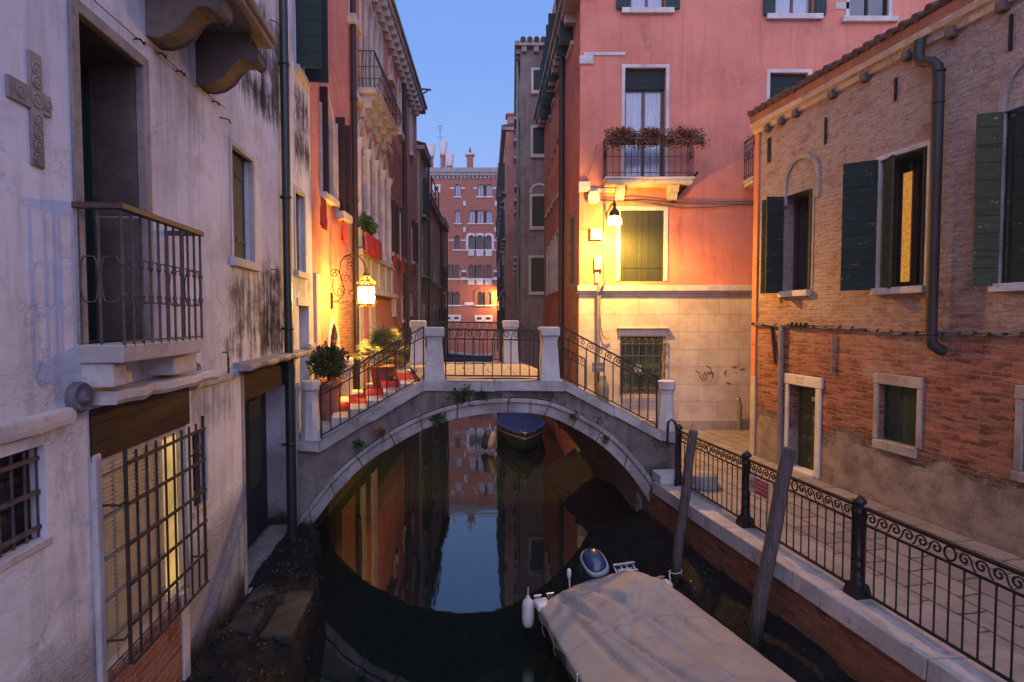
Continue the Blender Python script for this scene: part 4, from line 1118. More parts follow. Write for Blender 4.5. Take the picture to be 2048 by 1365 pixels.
# door and small window at street level
ru0, ru1, _, rz1 = K.rect(1579, 768, 1629, 960)
kd = K.hole(outline(ru0, ru1, QZ + .02, rz1), .26)
kdo = MB().box(ru0, .22, QZ, ru1, .27, rz1).build('plank_door', M_peel_lit_olive, K.root)
mb = MB(); mb.box(ru0 - .10, -.03, QZ, ru0 - .001, .05, rz1); mb.box(ru1 + .001, -.03, QZ, ru1 + .13, .05, rz1); mb.box(ru0 - .12, -.04, rz1 + .001, ru1 + .16, .05, rz1 + .20); mb.box(ru0 - .02, -.08, QZ - .05, ru1 + .02, .2, QZ + .05)
mb.build('stone_surround', M_ist, kdo, .012)
MB().box(ru0 + .35, .205, QZ + 1.35, ru0 + .47, .2195, QZ + 1.43).build('name_plate', M_box, kdo)
r4 = K.rect(1759, 768, 1832, 897)
k4 = window(K, r4, depth=.2, fm=M_dkwood, shut='closed', sm=M_green, name='street_window')
mb = MB(); mb.box(r4[0] - .09, -.025, r4[2], r4[0] - .001, .05, r4[3]); mb.box(r4[1] + .001, -.025, r4[2], r4[1] + .09, .05, r4[3]); mb.box(r4[0] - .10, -.03, r4[3] + .001, r4[1] + .10, .05, r4[3] + .17); mb.box(r4[0] - .06, -.06, r4[2] - .15, r4[1] + .02, .05, r4[2] - .001)
mb.build('stone_surround', M_ist_dk, k4, .014)
r5k = K.rect(2050, 800, 2130, 965)
k5 = window(K, r5k, depth=.2, fm=M_dkwood, shut='closed', sm=M_green, name='street_window')
mb = MB(); mb.box(r5k[0] - .09, -.03, r5k[2], r5k[0] - .001, .05, r5k[3]); mb.box(r5k[0] - .10, -.035, r5k[3] + .001, r5k[1] + .10, .05, r5k[3] + .17); mb.box(r5k[0] - .10, -.05, r5k[2] - .13, r5k[1] + .08, .05, r5k[2] - .001)
mb.build('stone_surround', M_ist_dk, k5, .014)
K.wall(0, KL, -1.3, ze, M_kbrick, thick=6)
# corner strip of orange plaster, stone quoin below
zq1 = K.loc(1512, 752)[1]
K.part('corner_plaster', MB().box(-.03, -.035, zq1, .115, .6, ze - .02), plaster('orange_plaster', (.52, .19, .09), (.45, .15, .075), dirt=.15, grain=.1), .006)
K.part('corner_quoin', MB().box(-.03, -.04, QZ - .2, .13, .6, zq1 - .004), stone('quoin_stone', (.46, .38, .29), (.34, .27, .2), joint=(3, .62), dirt=.4), .01)
# eaves: plaster moulding, timber ends, fascia, tiles
mb = MB(); mb.prism([(.02, ze - .13), (-.05, ze - .11), (-.07, ze - .03), (-.12, ze + .0), (-.14, ze + .09), (.02, ze + .10)], -.05, KL, 'x')
K.part('eaves_moulding', mb, plaster('eaves_plaster', (.48, .38, .30), (.36, .27, .21), dirt=.5, grain=.35))
repeat(K.part('rafter_end', MB().box(-.06, -.12, ze - .20, .06, .02, ze - .05), M_brown_stone, .03), [(uK(px, -.2), 0, 0) for px in (1516, 1542, 1570, 1640, 1702, 1783, 1868, 1965)])
mb = MB(); mb.prism([(-.125, ze + .102), (-.14, ze + .25), (.0, ze + .30), (.0, ze + .102)], -.06, KL, 'x')
K.part('fascia', mb, simple('orange_fascia', (.30, .12, .07), .7, 0, .35, 4))
mb = MB(); mb.prism([(-.17, ze + .255), (3.2, ze + 1.66), (3.2, ze + 1.8), (-.17, ze + .29)], -.08, KL, 'x')
roof = K.part('roof', mb, M_tile)
mb = MB(); k = int(KL / .21)
rnd = random.Random(5)
for i in range(k):
    u = .0 + i * .21; dz = rnd.uniform(-.012, .02)
    for j in range(9): mb.tube([(u, -.19 + j * .40, ze + .285 + j * .166 + dz), (u, -.19 + j * .40 + .44, ze + .30 + j * .166 + .166 + dz)], [.066, .054], 8)
mb.build('roof_tiles', M_tile, roof)
# downpipe with swan neck
pu = uK(1864, -.12)
mb = MB(); zz = ze - .1
mb.tube([(pu - .30, -.13, zz + .06), (pu - .30, -.15, zz - .16), (pu - .27, -.15, zz - .25), (pu - .20, -.14, zz - .29), (pu - .10, -.14, zz - .33), (pu - .02, -.14, zz - .43), (pu, -.13, zz - .58), (pu, -.13, K.loc(1858, 690, -.13)[1] + .08), (pu + .01, -.11, K.loc(1858, 690, -.13)[1]), (pu + .05, -.02, K.loc(1858, 700, -.1)[1]), (pu + .07, .06, K.loc(1858, 704, -.1)[1])], .072, 14)
for z in (ze - .6, K.loc(1860, 220)[1], K.loc(1858, 690)[1] + .16): mb.lathe([(.073, -.015), (.08, -.015), (.08, .015), (.073, .015)], (pu, -.13, z), 14)
K.part('downpipe', mb, M_pipe)
# small service pipes, iron wall ties
mb = MB()
a = uK(1563, -.06); z = K.loc(1563, 650)[1]
mb.tube([(a, -.06, z), (a, -.06, QZ + .05)], .045, 8)
b_ = uK(1666, -.04); mb.tube([(b_, -.04, K.loc(1666, 668)[1]), (b_, -.04, K.loc(1666, 745)[1])], .02, 6)
K.part('service_pipes', mb, M_zinc)
mb = MB()
a = uK(1545); mb.tube([(a, -.02, K.loc(1545, 650)[1]), (uK(1557), -.05, K.loc(1557, 728)[1])], .03, 5)
for px, y0, y1, w in ((1644, 240, 292, .016), (1780, 163, 207, .014), (2003, 40, 110, .016), (1533, 280, 328, .035)):
    u = uK(px); K.part('iron_wall_tie', MB().box(u - w, -.03, K.loc(px, y1)[1], u + w, .02, K.loc(px, y0)[1]), M_iron)
K.part('iron_strut', mb, M_iron)
# ================================================================== WATER, QUAY, BANKS
def structure(o): return tag(o, kind='structure')
g = G('canal_water', .028)
g.put(g.b, 'Base Color', (.006, .012, .011)); g.b.inputs['IOR'].default_value = 1.9; g.b.inputs['Specular IOR Level'].default_value = .5
wv = g.mth('ADD', g.noise(.8, 3, .5, (1, 1, 1), True), g.mul(g.noise(6., 3, .55, (.5, 1.2, 1), True), .10))
g.t.links.new(g.bump(wv, .08, .06), g.b.inputs['Normal'])
mb = MB(); mb.face([(-42, -32, WZ), (42, -32, WZ), (42, 126, WZ), (-42, 126, WZ)])
structure(mb.build('canal_water', g.m))

def qx(Y): return 2.60 - .205 * (Y - 9.44)            # outer edge of the quay coping
def post_x(Y): return 2.91 - .1835 * (Y - 9.52)       # railing line
Y0, Y1 = -4.0, 10.2
M_pave = None
g = G('paving_slabs', .72, spec=.35)
col, fac = g.brick((.16, .132, .122), (.225, .188, .168), (.04, .034, .03), .58, .34, .014, warp=.055)
mid = g.noise(3, 6, .7); fine = g.noise(40, 4, .6)
col = g.mix(g.mul(g.rng(mid, .45, .75), .5), col, (.09, .075, .07))
M_pave = g.fin(col, g.bump(g.mth('ADD', g.mul(g.mth('SUBTRACT', 1., fac), .6), g.mul(mid, .7)), .5, .02), g.rng(mid, .3, .7, .5, .8))
mb = MB()
pts = [(qx(Y0) + .32, Y0), (9, Y0), (9, 7.0), (14, 7.0), (14, PY + .3), (PX0 + .1, PY + .3), (qx(Y1) - .1, Y1), (qx(Y1) + .32, Y1)]
mb.prism(pts, -.4, QZ - .006, 'z')
pv = mb.build('quay_pavement', M_pave); structure(pv)
for l in pv.data.uv_layers[0].data:                    # slabs run along the quay
    x, y = l.uv; l.uv = (-x * .204 + y * .98, x * .98 + y * .204)
mb = MB(); mb.face([(qx(Y0) + .34, Y0, QZ), (qx(Y0) + .80, Y0, QZ), (qx(9.2) + .80, 9.2, QZ), (qx(9.2) + .34, 9.2, QZ)])
kerb = mb.build('pavement_border', stone('border_stone', (.29, .25, .235), (.20, .17, .16), joint=(1.3, 9), dirt=.5)); structure(kerb)
for l in kerb.data.uv_layers[0].data:
    x, y = l.uv; l.uv = (-x * .204 + y * .98, x * .98 + y * .204)
# coping stones and brick quay wall
M_coping = stone('coping_stone', (.42, .38, .37), (.29, .26, .25), dirt=.75, bump=.4)
mb = MB(); y = Y0; rnd = random.Random(3)
while y < 9.7:
    L_ = rnd.choice((1.2, 1.5, 1.75)); e = min(y + L_ - .012, 9.7); j = rnd.uniform(-.008, .008)
    mb.hexa([(qx(y) - .05 + j, y, QZ - .21), (qx(y) + .335, y, QZ - .21), (qx(e) + .335, e, QZ - .21), (qx(e) - .05 + j, e, QZ - .21)],
            [(qx(y) - .04 + j, y, QZ + .004 + j * .6), (qx(y) + .335, y, QZ + .004), (qx(e) + .335, e, QZ + .004), (qx(e) - .04 + j, e, QZ + .004 + j * .6)]); y += L_
structure(mb.build('quay_coping', M_coping, bevel=.014))
M_qbrick = bricks('quay_brick', (.20, .065, .035), (.27, .10, .055), (.13, .11, .08), bump=1.0, dirt=.6, damp=-.1)
fq = Frame(qx(Y1), Y1, .205, -1)
mb = MB(); Lq = (Y1 - Y0) * math.sqrt(1 + .205 ** 2)
mb.box(0, 0, -1.4, Lq, .25, QZ - .212)
structure(mb.build('quay_wall', M_qbrick, loc=(fq.o.x, fq.o.y, 0), rz=fq.rz))
d2 = Vector((PX0 - qx(Y1) + .05, PY - Y1, 0)); rz2 = math.atan2(-d2.y, -d2.x)
mb = MB(); mb.box(0, 0, -1.4, d2.length, .25, QZ - .16); o = mb.build('quay_wall_beyond', M_qbrick, loc=(PX0 + .05, PY, 0), rz=rz2); o.name = 'quay_wall'; structure(o)

M_mud = None
g = G('wet_mud', .6, spec=.18)
n1 = g.noise(7, 6, .75, obj=True); n2 = g.noise(38, 4, .7, obj=True)
col = g.mix(g.rng(n1, .35, .7), (.005, .005, .005), (.014, .0128, .0126)); col = g.mix(g.mul(g.rng(n2, .55, .75), .5), col, (.028, .027, .027))
M_mud = g.fin(col, g.bump(g.mth('ADD', n1, g.mul(n2, .5)), 1., .05), g.rng(n2, .3, .7, .45, .85))
from mathutils import noise as mn
def bank(name, xw, out, ya, yb, zw, ze_, seed, side):
    ny, nx = int((yb - ya) / .07), 22; v = []; f = []
    for j in range(ny + 1):
        y = ya + (yb - ya) * j / ny; o = out(y)
        for i in range(nx + 1):
            t = i / nx; x = xw(y) + side * o * t
            nz = mn.fractal(Vector((x * 2.2, y * 2.2, seed)), 1., 2., 5) * .15 + mn.noise(Vector((x * 11, y * 11, seed))) * .05
            zz_ = zw + (ze_ - zw) * t ** .85 + nz * (.4 + .6 * t)
            if side > 0 and t > .86: zz_ -= (t - .86) / .14 * 1.0
            v.append((x, y, zz_))
    for j in range(ny):
        for i in range(nx):
            a = j * (nx + 1) + i; q = (a, a + 1, a + nx + 2, a + nx + 1); f.append(q if side > 0 else q[::-1])
    mb = MB(); mb.raw(v, f, True); o = mb.build(name, M_mud); structure(o); return v
bv = bank('mud_bank', lambda y: qx(y) + .06 if y < Y1 else qx(Y1) + .06 + (PX0 - qx(Y1)) * (y - Y1) / (PY - Y1), lambda y: 1.12 if y < 8.5 else 1.12 + .15 * min(1, (y - 8.5)), 0., PY + .5, .05, -.85, 2.3, -1)
bl_ = bank('slime_ledge', lambda y: -2.52 - .122 * y, lambda y: .95 if y < 7.2 else max(.45, .95 - (y - 7.2) * .4), 1.0, 9.15, .17, -.02, 8.1, 1)
# mussels and weed clinging to the banks: too many to count
mb = MB(); rnd = random.Random(9)
for src, n in ((bv, 4200), (bl_, 3600)):
    for _ in range(n):
        p = Vector(rnd.choice(src))
        if p.z < WZ: continue
        if mn.noise(Vector((p.x * 3, p.y * 3, 4.))) < -.05: continue
        p += Vector((rnd.uniform(-.05, .05), rnd.uniform(-.05, .05), .004)); r = rnd.uniform(.010, .026); a = rnd.uniform(0, 6.3); t = rnd.uniform(.2, 1.2)
        d = Vector((math.cos(a), math.sin(a), t)).normalized(); s1 = d.orthogonal().normalized(); s2 = d.cross(s1)
        q = [p - d * r, p + s1 * r * .55, p + s2 * r * .35, p - s1 * r * .55, p - s2 * r * .35, p + d * r * 1.3]
        mb.raw(q, [(0, 2, 1), (0, 3, 2), (0, 4, 3), (0, 1, 4), (5, 1, 2), (5, 2, 3), (5, 3, 4), (5, 4, 1)])
tag(mb.build('mussels', simple('mussel_shell', (.022, .020, .024), .32, 0, .5, 30, spec=.5)), 'dark mussels crusting the low tide mud', 'mussels', kind='stuff')
for i, (px, py, w, l, lab) in enumerate(((508, 1212, .30, 1.0, 'long grey stone slab lying nearest the white house wall'), (578, 1222, .34, 1.05, 'long grey stone slab lying at the water edge of the ledge'))):
    p = at_z(px, py, .16 - .05 * i); mb = MB(); mb.box(-w / 2, -l / 2, -.12, w / 2, l / 2, .0)
    o = mb.build('stone_slab', stone('slimy_slab' + str(i), (.032, .032, .034), (.018, .018, .019), dirt=.6, bump=.6), bevel=.03, loc=(p.x, p.y, .16 - .05 * i), rz=.12); o.rotation_euler.y = .05; o.rotation_euler.x = -.02
    tag(o, lab, 'stone slab', 'stone slabs on the slimy ledge')
p = at_z(560, 1120, .12); MBo = MB(); MBo.box(-.4, -.25, -.15, .3, .25, .06)

for o in [x for x in bpy.data.objects if x.name.startswith('white_house')]: pass

# ================================================================== BRIDGE
BR = Frame(-3.6, 9.2, 1, .123)
bridge = empty('stone_bridge', (-3.6, 9.2, 0), BR.rz, 'small humpbacked stone footbridge with stone pillars and black scrolled iron railings', 'bridge')
BD, BSX = 2.85, -.38
bl = BR.loc
def shear(mb):
    mb.v = [(x + BSX * y / BD, y, z) for x, y, z in mb.v]; return mb
outer = [(582, 1066), (606, 1030), (633, 997), (662, 957), (695, 924), (740, 889), (787, 858), (826, 838), (868, 820), (926, 803), (1000, 795), (1072, 797), (1111, 806), (1153, 826), (1185, 844), (1216, 863), (1252, 898), (1287, 938), (1317, 982), (1334, 1020)]
inner = [(582, 1098), (612, 1068), (640, 1030), (672, 988), (710, 946), (752, 912), (798, 886), (834, 865), (871, 849), (926, 833), (1000, 825), (1064, 826), (1099, 833), (1139, 852), (1171, 870), (1202, 890), (1245, 930), (1282, 978), (1304, 1017), (1317, 1050)]
O_ = [bl(*p) for p in outer]; I_ = [bl(*p) for p in inner]
def resample(P, n=64):
    out = []; m = len(P) - 1
    for i in range(n + 1):
        t = i / n * m; k = min(int(t), m - 1); f = t - k
        p0, p1, p2, p3 = P[max(k - 1, 0)], P[k], P[k + 1], P[min(k + 2, m)]
        out.append(tuple(.5 * (2 * p1[a] + (p2[a] - p0[a]) * f + (2 * p0[a] - 5 * p1[a] + 4 * p2[a] - p3[a]) * f * f + (3 * p1[a] - p0[a] - 3 * p2[a] + p3[a]) * f ** 3) for a in (0, 1)))
    return out
O_, I_ = resample(O_), resample(I_)
def smooth(P, n=6):
    for _ in range(n): P = [P[0]] + [tuple((P[i - 1][a] + 2 * P[i][a] + P[i + 1][a]) / 4 for a in (0, 1)) for i in range(1, len(P) - 1)] + [P[-1]]
    return P
O_, I_ = smooth(O_), smooth(I_)
T_ = [bl(590, 880), bl(641, 882), bl(848, 762), bl(1128, 762), bl(1322, 862), bl(1352, 866)]
CT = .165
body = [(x, z - CT) for x, z in T_]
poly = [(-.9, -1.3), (-.9, body[0][1])] + body + [(body[-1][0], -1.3), (I_[-1][0] + .0, -1.3)] + I_[::-1] + [(I_[0][0], -1.3)]
M_bplast = plaster('bridge_plaster', (.245, .215, .20), (.095, .083, .08), (.22, .135, .105), dirt=1., grain=1., drips=.5, dark=(.03, .03, .028),
                   stains=[(bl(690, 0)[0], bl(1250, 0)[0], 1.9, 2.3, .6)])
shear(MB().prism(poly[::-1], 0, BD)).build('bridge_body', M_bplast, bridge)
# voussoirs and roll moulding
M_vous = stone('voussoir_stone', (.36, .33, .32), (.20, .178, .172), dirt=.85, bump=.35, damp=.12)
def arch_ring(y0, y1, ysh):
    mb = MB(); n = 64; k = 13
    def sub(a, b, shrink):
        return
    for s in range(k):
        a, b = s * n / k, (s + 1) * n / k
        idx = [a + (b - a) * j / 5 for j in range(6)]
        def at(P, t):
            i = min(int(t), n - 1); f = t - i; return tuple(P[i][q] + (P[i + 1][q] - P[i][q]) * f for q in (0, 1))
        idx[0] += .05; idx[-1] -= .05
        o = [at(O_, t) for t in idx]; i_ = [at(I_, t) for t in idx]
        mid_ = [tuple(o[j][q] * .72 + i_[j][q] * .28 for q in (0, 1)) for j in range(6)]
        mb.ring(mid_, i_, y0, y1, closed=False)
        op = [tuple(o[j][q] * 1.04 - i_[j][q] * .04 for q in (0, 1)) for j in range(6)]
        mb.ring(op, mid_, y0 - .05, y1, closed=False)
    return mb
arch_ring(-.05, .3, 0).build('arch_ring', M_vous, bridge, .016)
# copings, near and far, as separate stones along the slope
def coping(y0, y1, dx, dz, name):
    mb = MB()
    for a, b in zip(T_[:-1], T_[1:]):
        L_ = math.hypot(b[0] - a[0], b[1] - a[1]); n = max(1, round(L_ / 1.15))
        for i in range(n):
            t0, t1 = i / n, (i + 1) / n - .006
            p, q = [(a[0] + (b[0] - a[0]) * t + dx, a[1] + (b[1] - a[1]) * t + dz) for t in (t0, t1)]
            mb.prism([(p[0], p[1] - CT + .004), (q[0], q[1] - CT + .004), q, p], y0, y1)
    return mb.build(name, M_cop2, bridge, .018)
M_cop2 = stone('bridge_coping_stone', (.40, .375, .365), (.24, .215, .21), dirt=.8, bump=.3)
coping(-.07, .30, 0, 0, 'coping')
coping(BD - .30, BD + .07, BSX, .10, 'coping')
# deck and steps
zd = T_[2][1] - .02
g = G('deck_paving', .8, spec=.25)
col, fac = g.brick((.27, .235, .19), (.33, .29, .235), (.08, .07, .05), .95, .5, .014, warp=.02)
mid = g.noise(4, 6, .7)
M_deck = g.fin(g.mix(g.mul(g.rng(mid, .45, .75), .5), col, (.13, .11, .085)), g.bump(g.mth('ADD', g.mul(g.mth('SUBTRACT', 1., fac), .5), g.mul(mid, .6)), .5, .02))
xa, xb = T_[2][0] - .05, T_[3][0] + .05
N_ = 12
mb = MB(); v = []
for i in range(N_ + 1):
    x = xa + (xb - xa) * i / N_; h = .05 * (1 - (2 * i / N_ - 1) ** 2)
    v += [(x, .25, zd - .02 + h), (x + BSX * .92, BD - .25, zd + .07 + h)]
mb.raw(v, [(2 * i, 2 * i + 2, 2 * i + 3, 2 * i + 1) for i in range(N_)])
mb.build('deck', M_deck, bridge)
M_step = stone('step_stone', (.46, .42, .40), (.34, .30, .28), dirt=.4)
mb = MB(); cp = MB()
nst = 6; x0 = xa; tread = .30; rise = (zd - 1.60) / nst
for i in range(nst):
    z = zd - rise * (i + .35) - .02; x1 = x0 - tread * (i + 1) - (.9 if i == nst - 1 else 0); xx = x0 - tread * i
    mb.box(x1 - .03, .28, z - .30, xx, BD - .28, z)
    cp.box(x1 - .034, .85, z + .002, xx - .002, BD - 1.05, z + .012); cp.box(x1 - .046, .85, z - rise + .004, x1 - .034, BD - 1.05, z + .012)
mb.v = [(x + BSX * y / BD, y, z + .07 * y / BD) for x, y, z in mb.v]
cp.v = [(x + BSX * y / BD, y, z + .07 * y / BD) for x, y, z in cp.v]
mb.build('stair', M_step, bridge, .01)
cpo = cp.build('red_carpet_runner', M_carpet, None); cpo.location = bridge.location; cpo.rotation_euler.z = BR.rz
tag(cpo, 'red carpet runner laid down the bridge steps', 'carpet')
mb = MB(); x0 = xb; nst = 9; rise = (zd - QZ) / nst
for i in range(nst):
    z = zd - rise * (i + 1) + .01; mb.box(x0 + .26 * i, .28, z - .22, x0 + .26 * (i + 1) + .03, BD - .28, z)
shear(mb).build('stair', M_step, bridge, .01)
# pillars
def pillar(x, y, zb, zt, rb=.175, k=4):
    h = zt - zb
    pr_ = [(rb * 1.05, -.02), (rb * 1.05, .0), (rb, .01), (rb * .73, h - .24), (rb * .78, h - .21), (rb * .80, h - .18), (rb * .97, h - .145), (rb * .97, h - .02), (rb * .90, h)]
    return MB().lathe(pr_, (x, y, zb), k, sq=True).build('pillar', M_ist, bridge, .010)
zm = bl(867, 655)[1]; ze1 = bl(617, 763)[1]; ze2 = bl(1337, 763)[1]
xm1, xm2, xe1, xe2 = bl(869, 700)[0], bl(1100, 700)[0], bl(618, 800)[0], bl(1337, 800)[0]
pillar(xm1, .11, T_[2][1], zm); pillar(xm2, .11, T_[3][1], zm)
pillar(xe1, .11, T_[1][1] + .0, ze1, .16, 8); pillar(xe2, .11, T_[4][1] - .06, ze2, .165, 8)
yf = BD - .11
pillar(xm1 + BSX - .02, yf, T_[2][1] + .1, zm + .11); pillar(xm2 + BSX, yf, T_[3][1] + .1, zm + .11)
xfe = bl(692, 760, yf)[0]; pillar(xfe, yf, 1.55, bl(692, 716, yf)[1], .16, 8)
# iron railings
def rail_panel(p0, p1, y, h, n, name='railing', parent=bridge, m=M_iron, flip=False, r=.0125):
    (xa, za), (xb, zb) = p0, p1; mb = MB(); L_ = xb - xa; sl = (zb - za) / L_; bh = .17
    P = lambda x, q: (x, y, za + (x - xa) * sl + q)
    for q, hw, hh in ((h, .026, .015), (h - bh, .012, .012), (.07, .014, .012)):
        mb.hexa([(xa, y - hw, za + q - hh), (xb, y - hw, zb + q - hh), (xb, y + hw, zb + q - hh), (xa, y + hw, za + q - hh)], [(xa, y - hw, za + q + hh), (xb, y - hw, zb + q + hh), (xb, y + hw, zb + q + hh), (xa, y + hw, za + q + hh)])
    for i in range(n + 1):
        x = xa + L_ * i / n; e = i in (0, n)
        mb.tube([P(x, 0 if e else .07), P(x, h if e else h - bh)], (.018 if e else r), 4, smooth=False)
    w = L_ / n
    for i in range(n):
        c = xa + L_ * (i + .5) / n
        pts = scroll(0, bh * .52, bh * .36, 1.3, math.pi * (.92 if not flip else .08), 20, -1 if not flip else 1)
        lead = [(-w * .62, bh * .98), (-w * .5, bh * .6), (-w * .47, bh * .2)] if not flip else [(w * .62, bh * .98), (w * .5, bh * .6), (w * .47, bh * .2)]
        s_ = -1 if flip else 1
        lead = [(-s_ * w * .55, bh * .06), (-s_ * w * .42, bh * .16)]
        mb.tube([P(c + a, h - bh + b) for a, b in lead + pts], .010, 4)
    return mb.build(name, m, parent)
hr = .90
rail_panel((xe1 + .17, T_[1][1] + (xe1 + .17 - T_[1][0]) * (T_[2][1] - T_[1][1]) / (T_[2][0] - T_[1][0])), (xm1 - .19, T_[2][1] + (xm1 - .19 - T_[2][0]) * (T_[2][1] - T_[1][1]) / (T_[2][0] - T_[1][0])), .11, .93, 11)
rail_panel((xm1 + .19, T_[2][1] + .005), (xm2 - .19, T_[3][1] + .005), .11, .885, 10)
sl_ = (T_[4][1] - T_[3][1]) / (T_[4][0] - T_[3][0])
rail_panel((xm2 + .19, T_[3][1] + (xm2 + .19 - T_[3][0]) * sl_), (xe2 - .18, T_[3][1] + (xe2 - .18 - T_[3][0]) * sl_), .11, .95, 11, flip=False)
fx1, fx2 = xm1 + BSX - .02, xm2 + BSX
rail_panel((xfe + .17, 1.62), (fx1 - .19, T_[2][1] + .06), yf, .93, 11)
rail_panel((fx1 + .19, T_[2][1] + .12), (fx2 - .19, T_[3][1] + .12), yf, .885, 10)
xr = bl(1170, 700, yf)[0]
rail_panel((fx2 + .19, T_[3][1] + .05), (xr, T_[3][1] + .05 + (xr - fx2 - .19) * sl_), yf, .93, 9)

# ================================================================== QUAY RAILING
rail_d = Vector((post_x(5.65) - post_x(9.52), 5.65 - 9.52, 0)).normalized()
rail = empty('quay_railing', (post_x(9.52), 9.52, QZ), math.atan2(rail_d.y, rail_d.x), 'black cast iron railing with scrolled band along the quay edge', 'railing')
SP = 1.965; NPOST = 6
prof = [(.088, 0), (.088, .03), (.080, .06), (.066, .16), (.060, .20), (.064, .22), (.050, .24), (.046, .28), (.060, .31), (.062, .335), (.046, .36), (.045, .40), (.058, .42), (.046, .44), (.038, .86), (.050, .875), (.050, .895), (.042, .905), (.042, .96), (.066, .985), (.068, 1.005), (.05, 1.03), (.02, 1.055), (.008, 1.065)]
for i in range(NPOST):
    mb = MB(); mb.lathe(prof, (i * SP, 0, .004), 12); mb.lathe([(.092, 0), (.088, .05), (.072, .13), (.062, .14)], (i * SP, 0, .004), 4, sq=True)
    mb.build('post', M_iron, rail)
for i in range(NPOST - 1):
    a, b = i * SP + .075, (i + 1) * SP - .075; mb = MB(); h, bh, L_ = .95, .165, b - a
    for q, hw, hh in ((h, .024, .012), (h - bh, .011, .009), (.075, .014, .010)): mb.box(a, -hw, q - hh, b, hw, q + hh)
    nb_ = 14
    for k in range(nb_ + 1):
        x = a + L_ * k / nb_; e = k in (0, nb_); mb.tube([(x, 0, .0 if e else .075), (x, 0, h if e else h - bh)], .016 if e else .0085, 4 if e else 6, smooth=not e)
    nu = 13
    for k in range(nu):
        c = a + L_ * (k + .5) / nu; zc = h - bh * .5
        if k == nu // 2:
            mb.tube([(c + .052 * math.cos(q), 0, zc + .060 * math.sin(q)) for q in [t * math.pi / 9 for t in range(19)]], .010, 5); continue
        s_ = 1 if k < nu // 2 else -1
        pts = scroll(c + s_ * .012, zc, .058, 1.25, math.pi if s_ > 0 else 0, 20, -1 if s_ > 0 else 1)
        mb.tube([(c - s_ * .085, 0, zc - .062), (c - s_ * .062, 0, zc - .045)] + [(x, 0, z) for x, z in pts], [.008] * 8 + [.010] * 15, 5)
    mb.build('rail_panel', M_iron, rail)
# small hooped rail at the bridge foot
p = at_z(1352, 968, QZ + .05)
mb = MB(); mb.tube([(0, 0, 0), (0, 0, 1.02), (-.03, 0, 1.12), (-.09, .0, 1.17), (-.15, 0, 1.12), (-.16, 0, .75)], .022, 8)
tag(mb.build('hooped_rail', M_iron, loc=(p.x, p.y, QZ)), 'small hooped black iron bar beside the right end pillar of the bridge', 'handrail')
# stone block at bridge foot
a = at_z(1326, 965, QZ + .02); mb = MB(); mb.box(-.02, -.05, 0, .42, .35, .17)
tag(mb.build('stone_step', M_ist, bevel=.015, loc=(qx(9.6) + .03, 9.5, QZ + .006), rz=BR.rz), 'white stone step at the right foot of the bridge', 'step')
# round stone seen through the first railing panel
a = at_z(1405, 972, QZ); mb = MB(); mb.lathe([(.30, 0), (.30, .05), (.24, .055), (.24, .20), (.20, .22), (.02, .22)], (0, 0, 0), 10)
tag(mb.build('stone_stump', stone('grey_base_stone', (.24, .22, .22), (.17, .155, .155), dirt=.5), bevel=.01, loc=(a.x, a.y, QZ + .002)), 'low grey stone stump on the paving behind the first railing panel', 'stone stump')
# ================================================================== BOATS
def hull_pts(L, B, H, bow=.30, rise=.22, n=26, full=2.4):
    rows = []
    for i in range(n + 1):
        s = i / n; k = max(0, (s - .35) / .65)
        w = B / 2 * (.93 + .07 * math.sin(min(1, s / .35) * math.pi / 2)) * max(.0, 1 - k ** full) ** .75
        zk = -.18 + .50 * max(0, (s - .72) / .28) ** 2; sh = H + rise * s ** 2.2
        rows.append((s * L + (bow * 0), w, zk, sh))
    return rows
def make_hull(rows, rake=.25):
    v = []; f = []; L = rows[-1][0]; k = 9
    for (y, w, zk, sh) in rows:
        for j in range(k):
            t = j / (k - 1) * 2 - 1; a = abs(t); sg = 1 if t > 0 else -1
            if a > .49: q = (a - .5) / .5; x = sg * w * (.80 + .20 * q); z = zk + .12 + (sh - zk - .12) * q
            else: q = a / .5; x = sg * w * .80 * q; z = zk + .12 * q
            v.append((x, y + rake * (y / L) ** 3 * max(0, z) / max(.1, sh), z))
    for i in range(len(rows) - 1):
        for j in range(k - 1):
            a = i * k + j; f.append((a, a + 1, a + k + 1, a + k))
    mb = MB(); mb.raw(v, f, True); mb.raw(v[:k], [tuple(range(k))[::-1]]); return mb
def rubrail(rows, off, dz, r, rake=.25, close=False):
    L = rows[-1][0]; P = [(-(w + off), y + rake * (y / L) ** 3 * .95, sh + dz) for y, w, zk, sh in rows] ; Q = [(-x, y, z) for x, y, z in P[::-1]]
    return P + Q
# --- boat under a beige canvas
BWZ = WZ + .06
sl = at_z(1068, 1190, .60 + BWZ); sr = at_z(1352, 1172, .60 + BWZ); scn = (sl + sr) / 2; BW = (sl - sr).length
dirb = Vector((.285, -.96, 0)).normalized()
rzb = math.atan2(dirb.y, dirb.x) - math.pi / 2
boat = empty('covered_motorboat', (scn.x, scn.y, BWZ), rzb, 'white motorboat under a beige canvas cover moored beside the quay', 'boat')
rows = hull_pts(5.3, BW * 1.02, .52, rise=.16, full=2.8)
M_hull = simple('cream_hull', (.36, .31, .24), .35, 0, .25, 2, spec=.5)
make_hull(rows).build('hull', M_hull, boat)
mb = MB(); mb.tube(rubrail(rows, .012, -.03, .022), .026, 6); mb.build('rub_rail', simple('black_rubber', (.015, .014, .015), .6), boat)
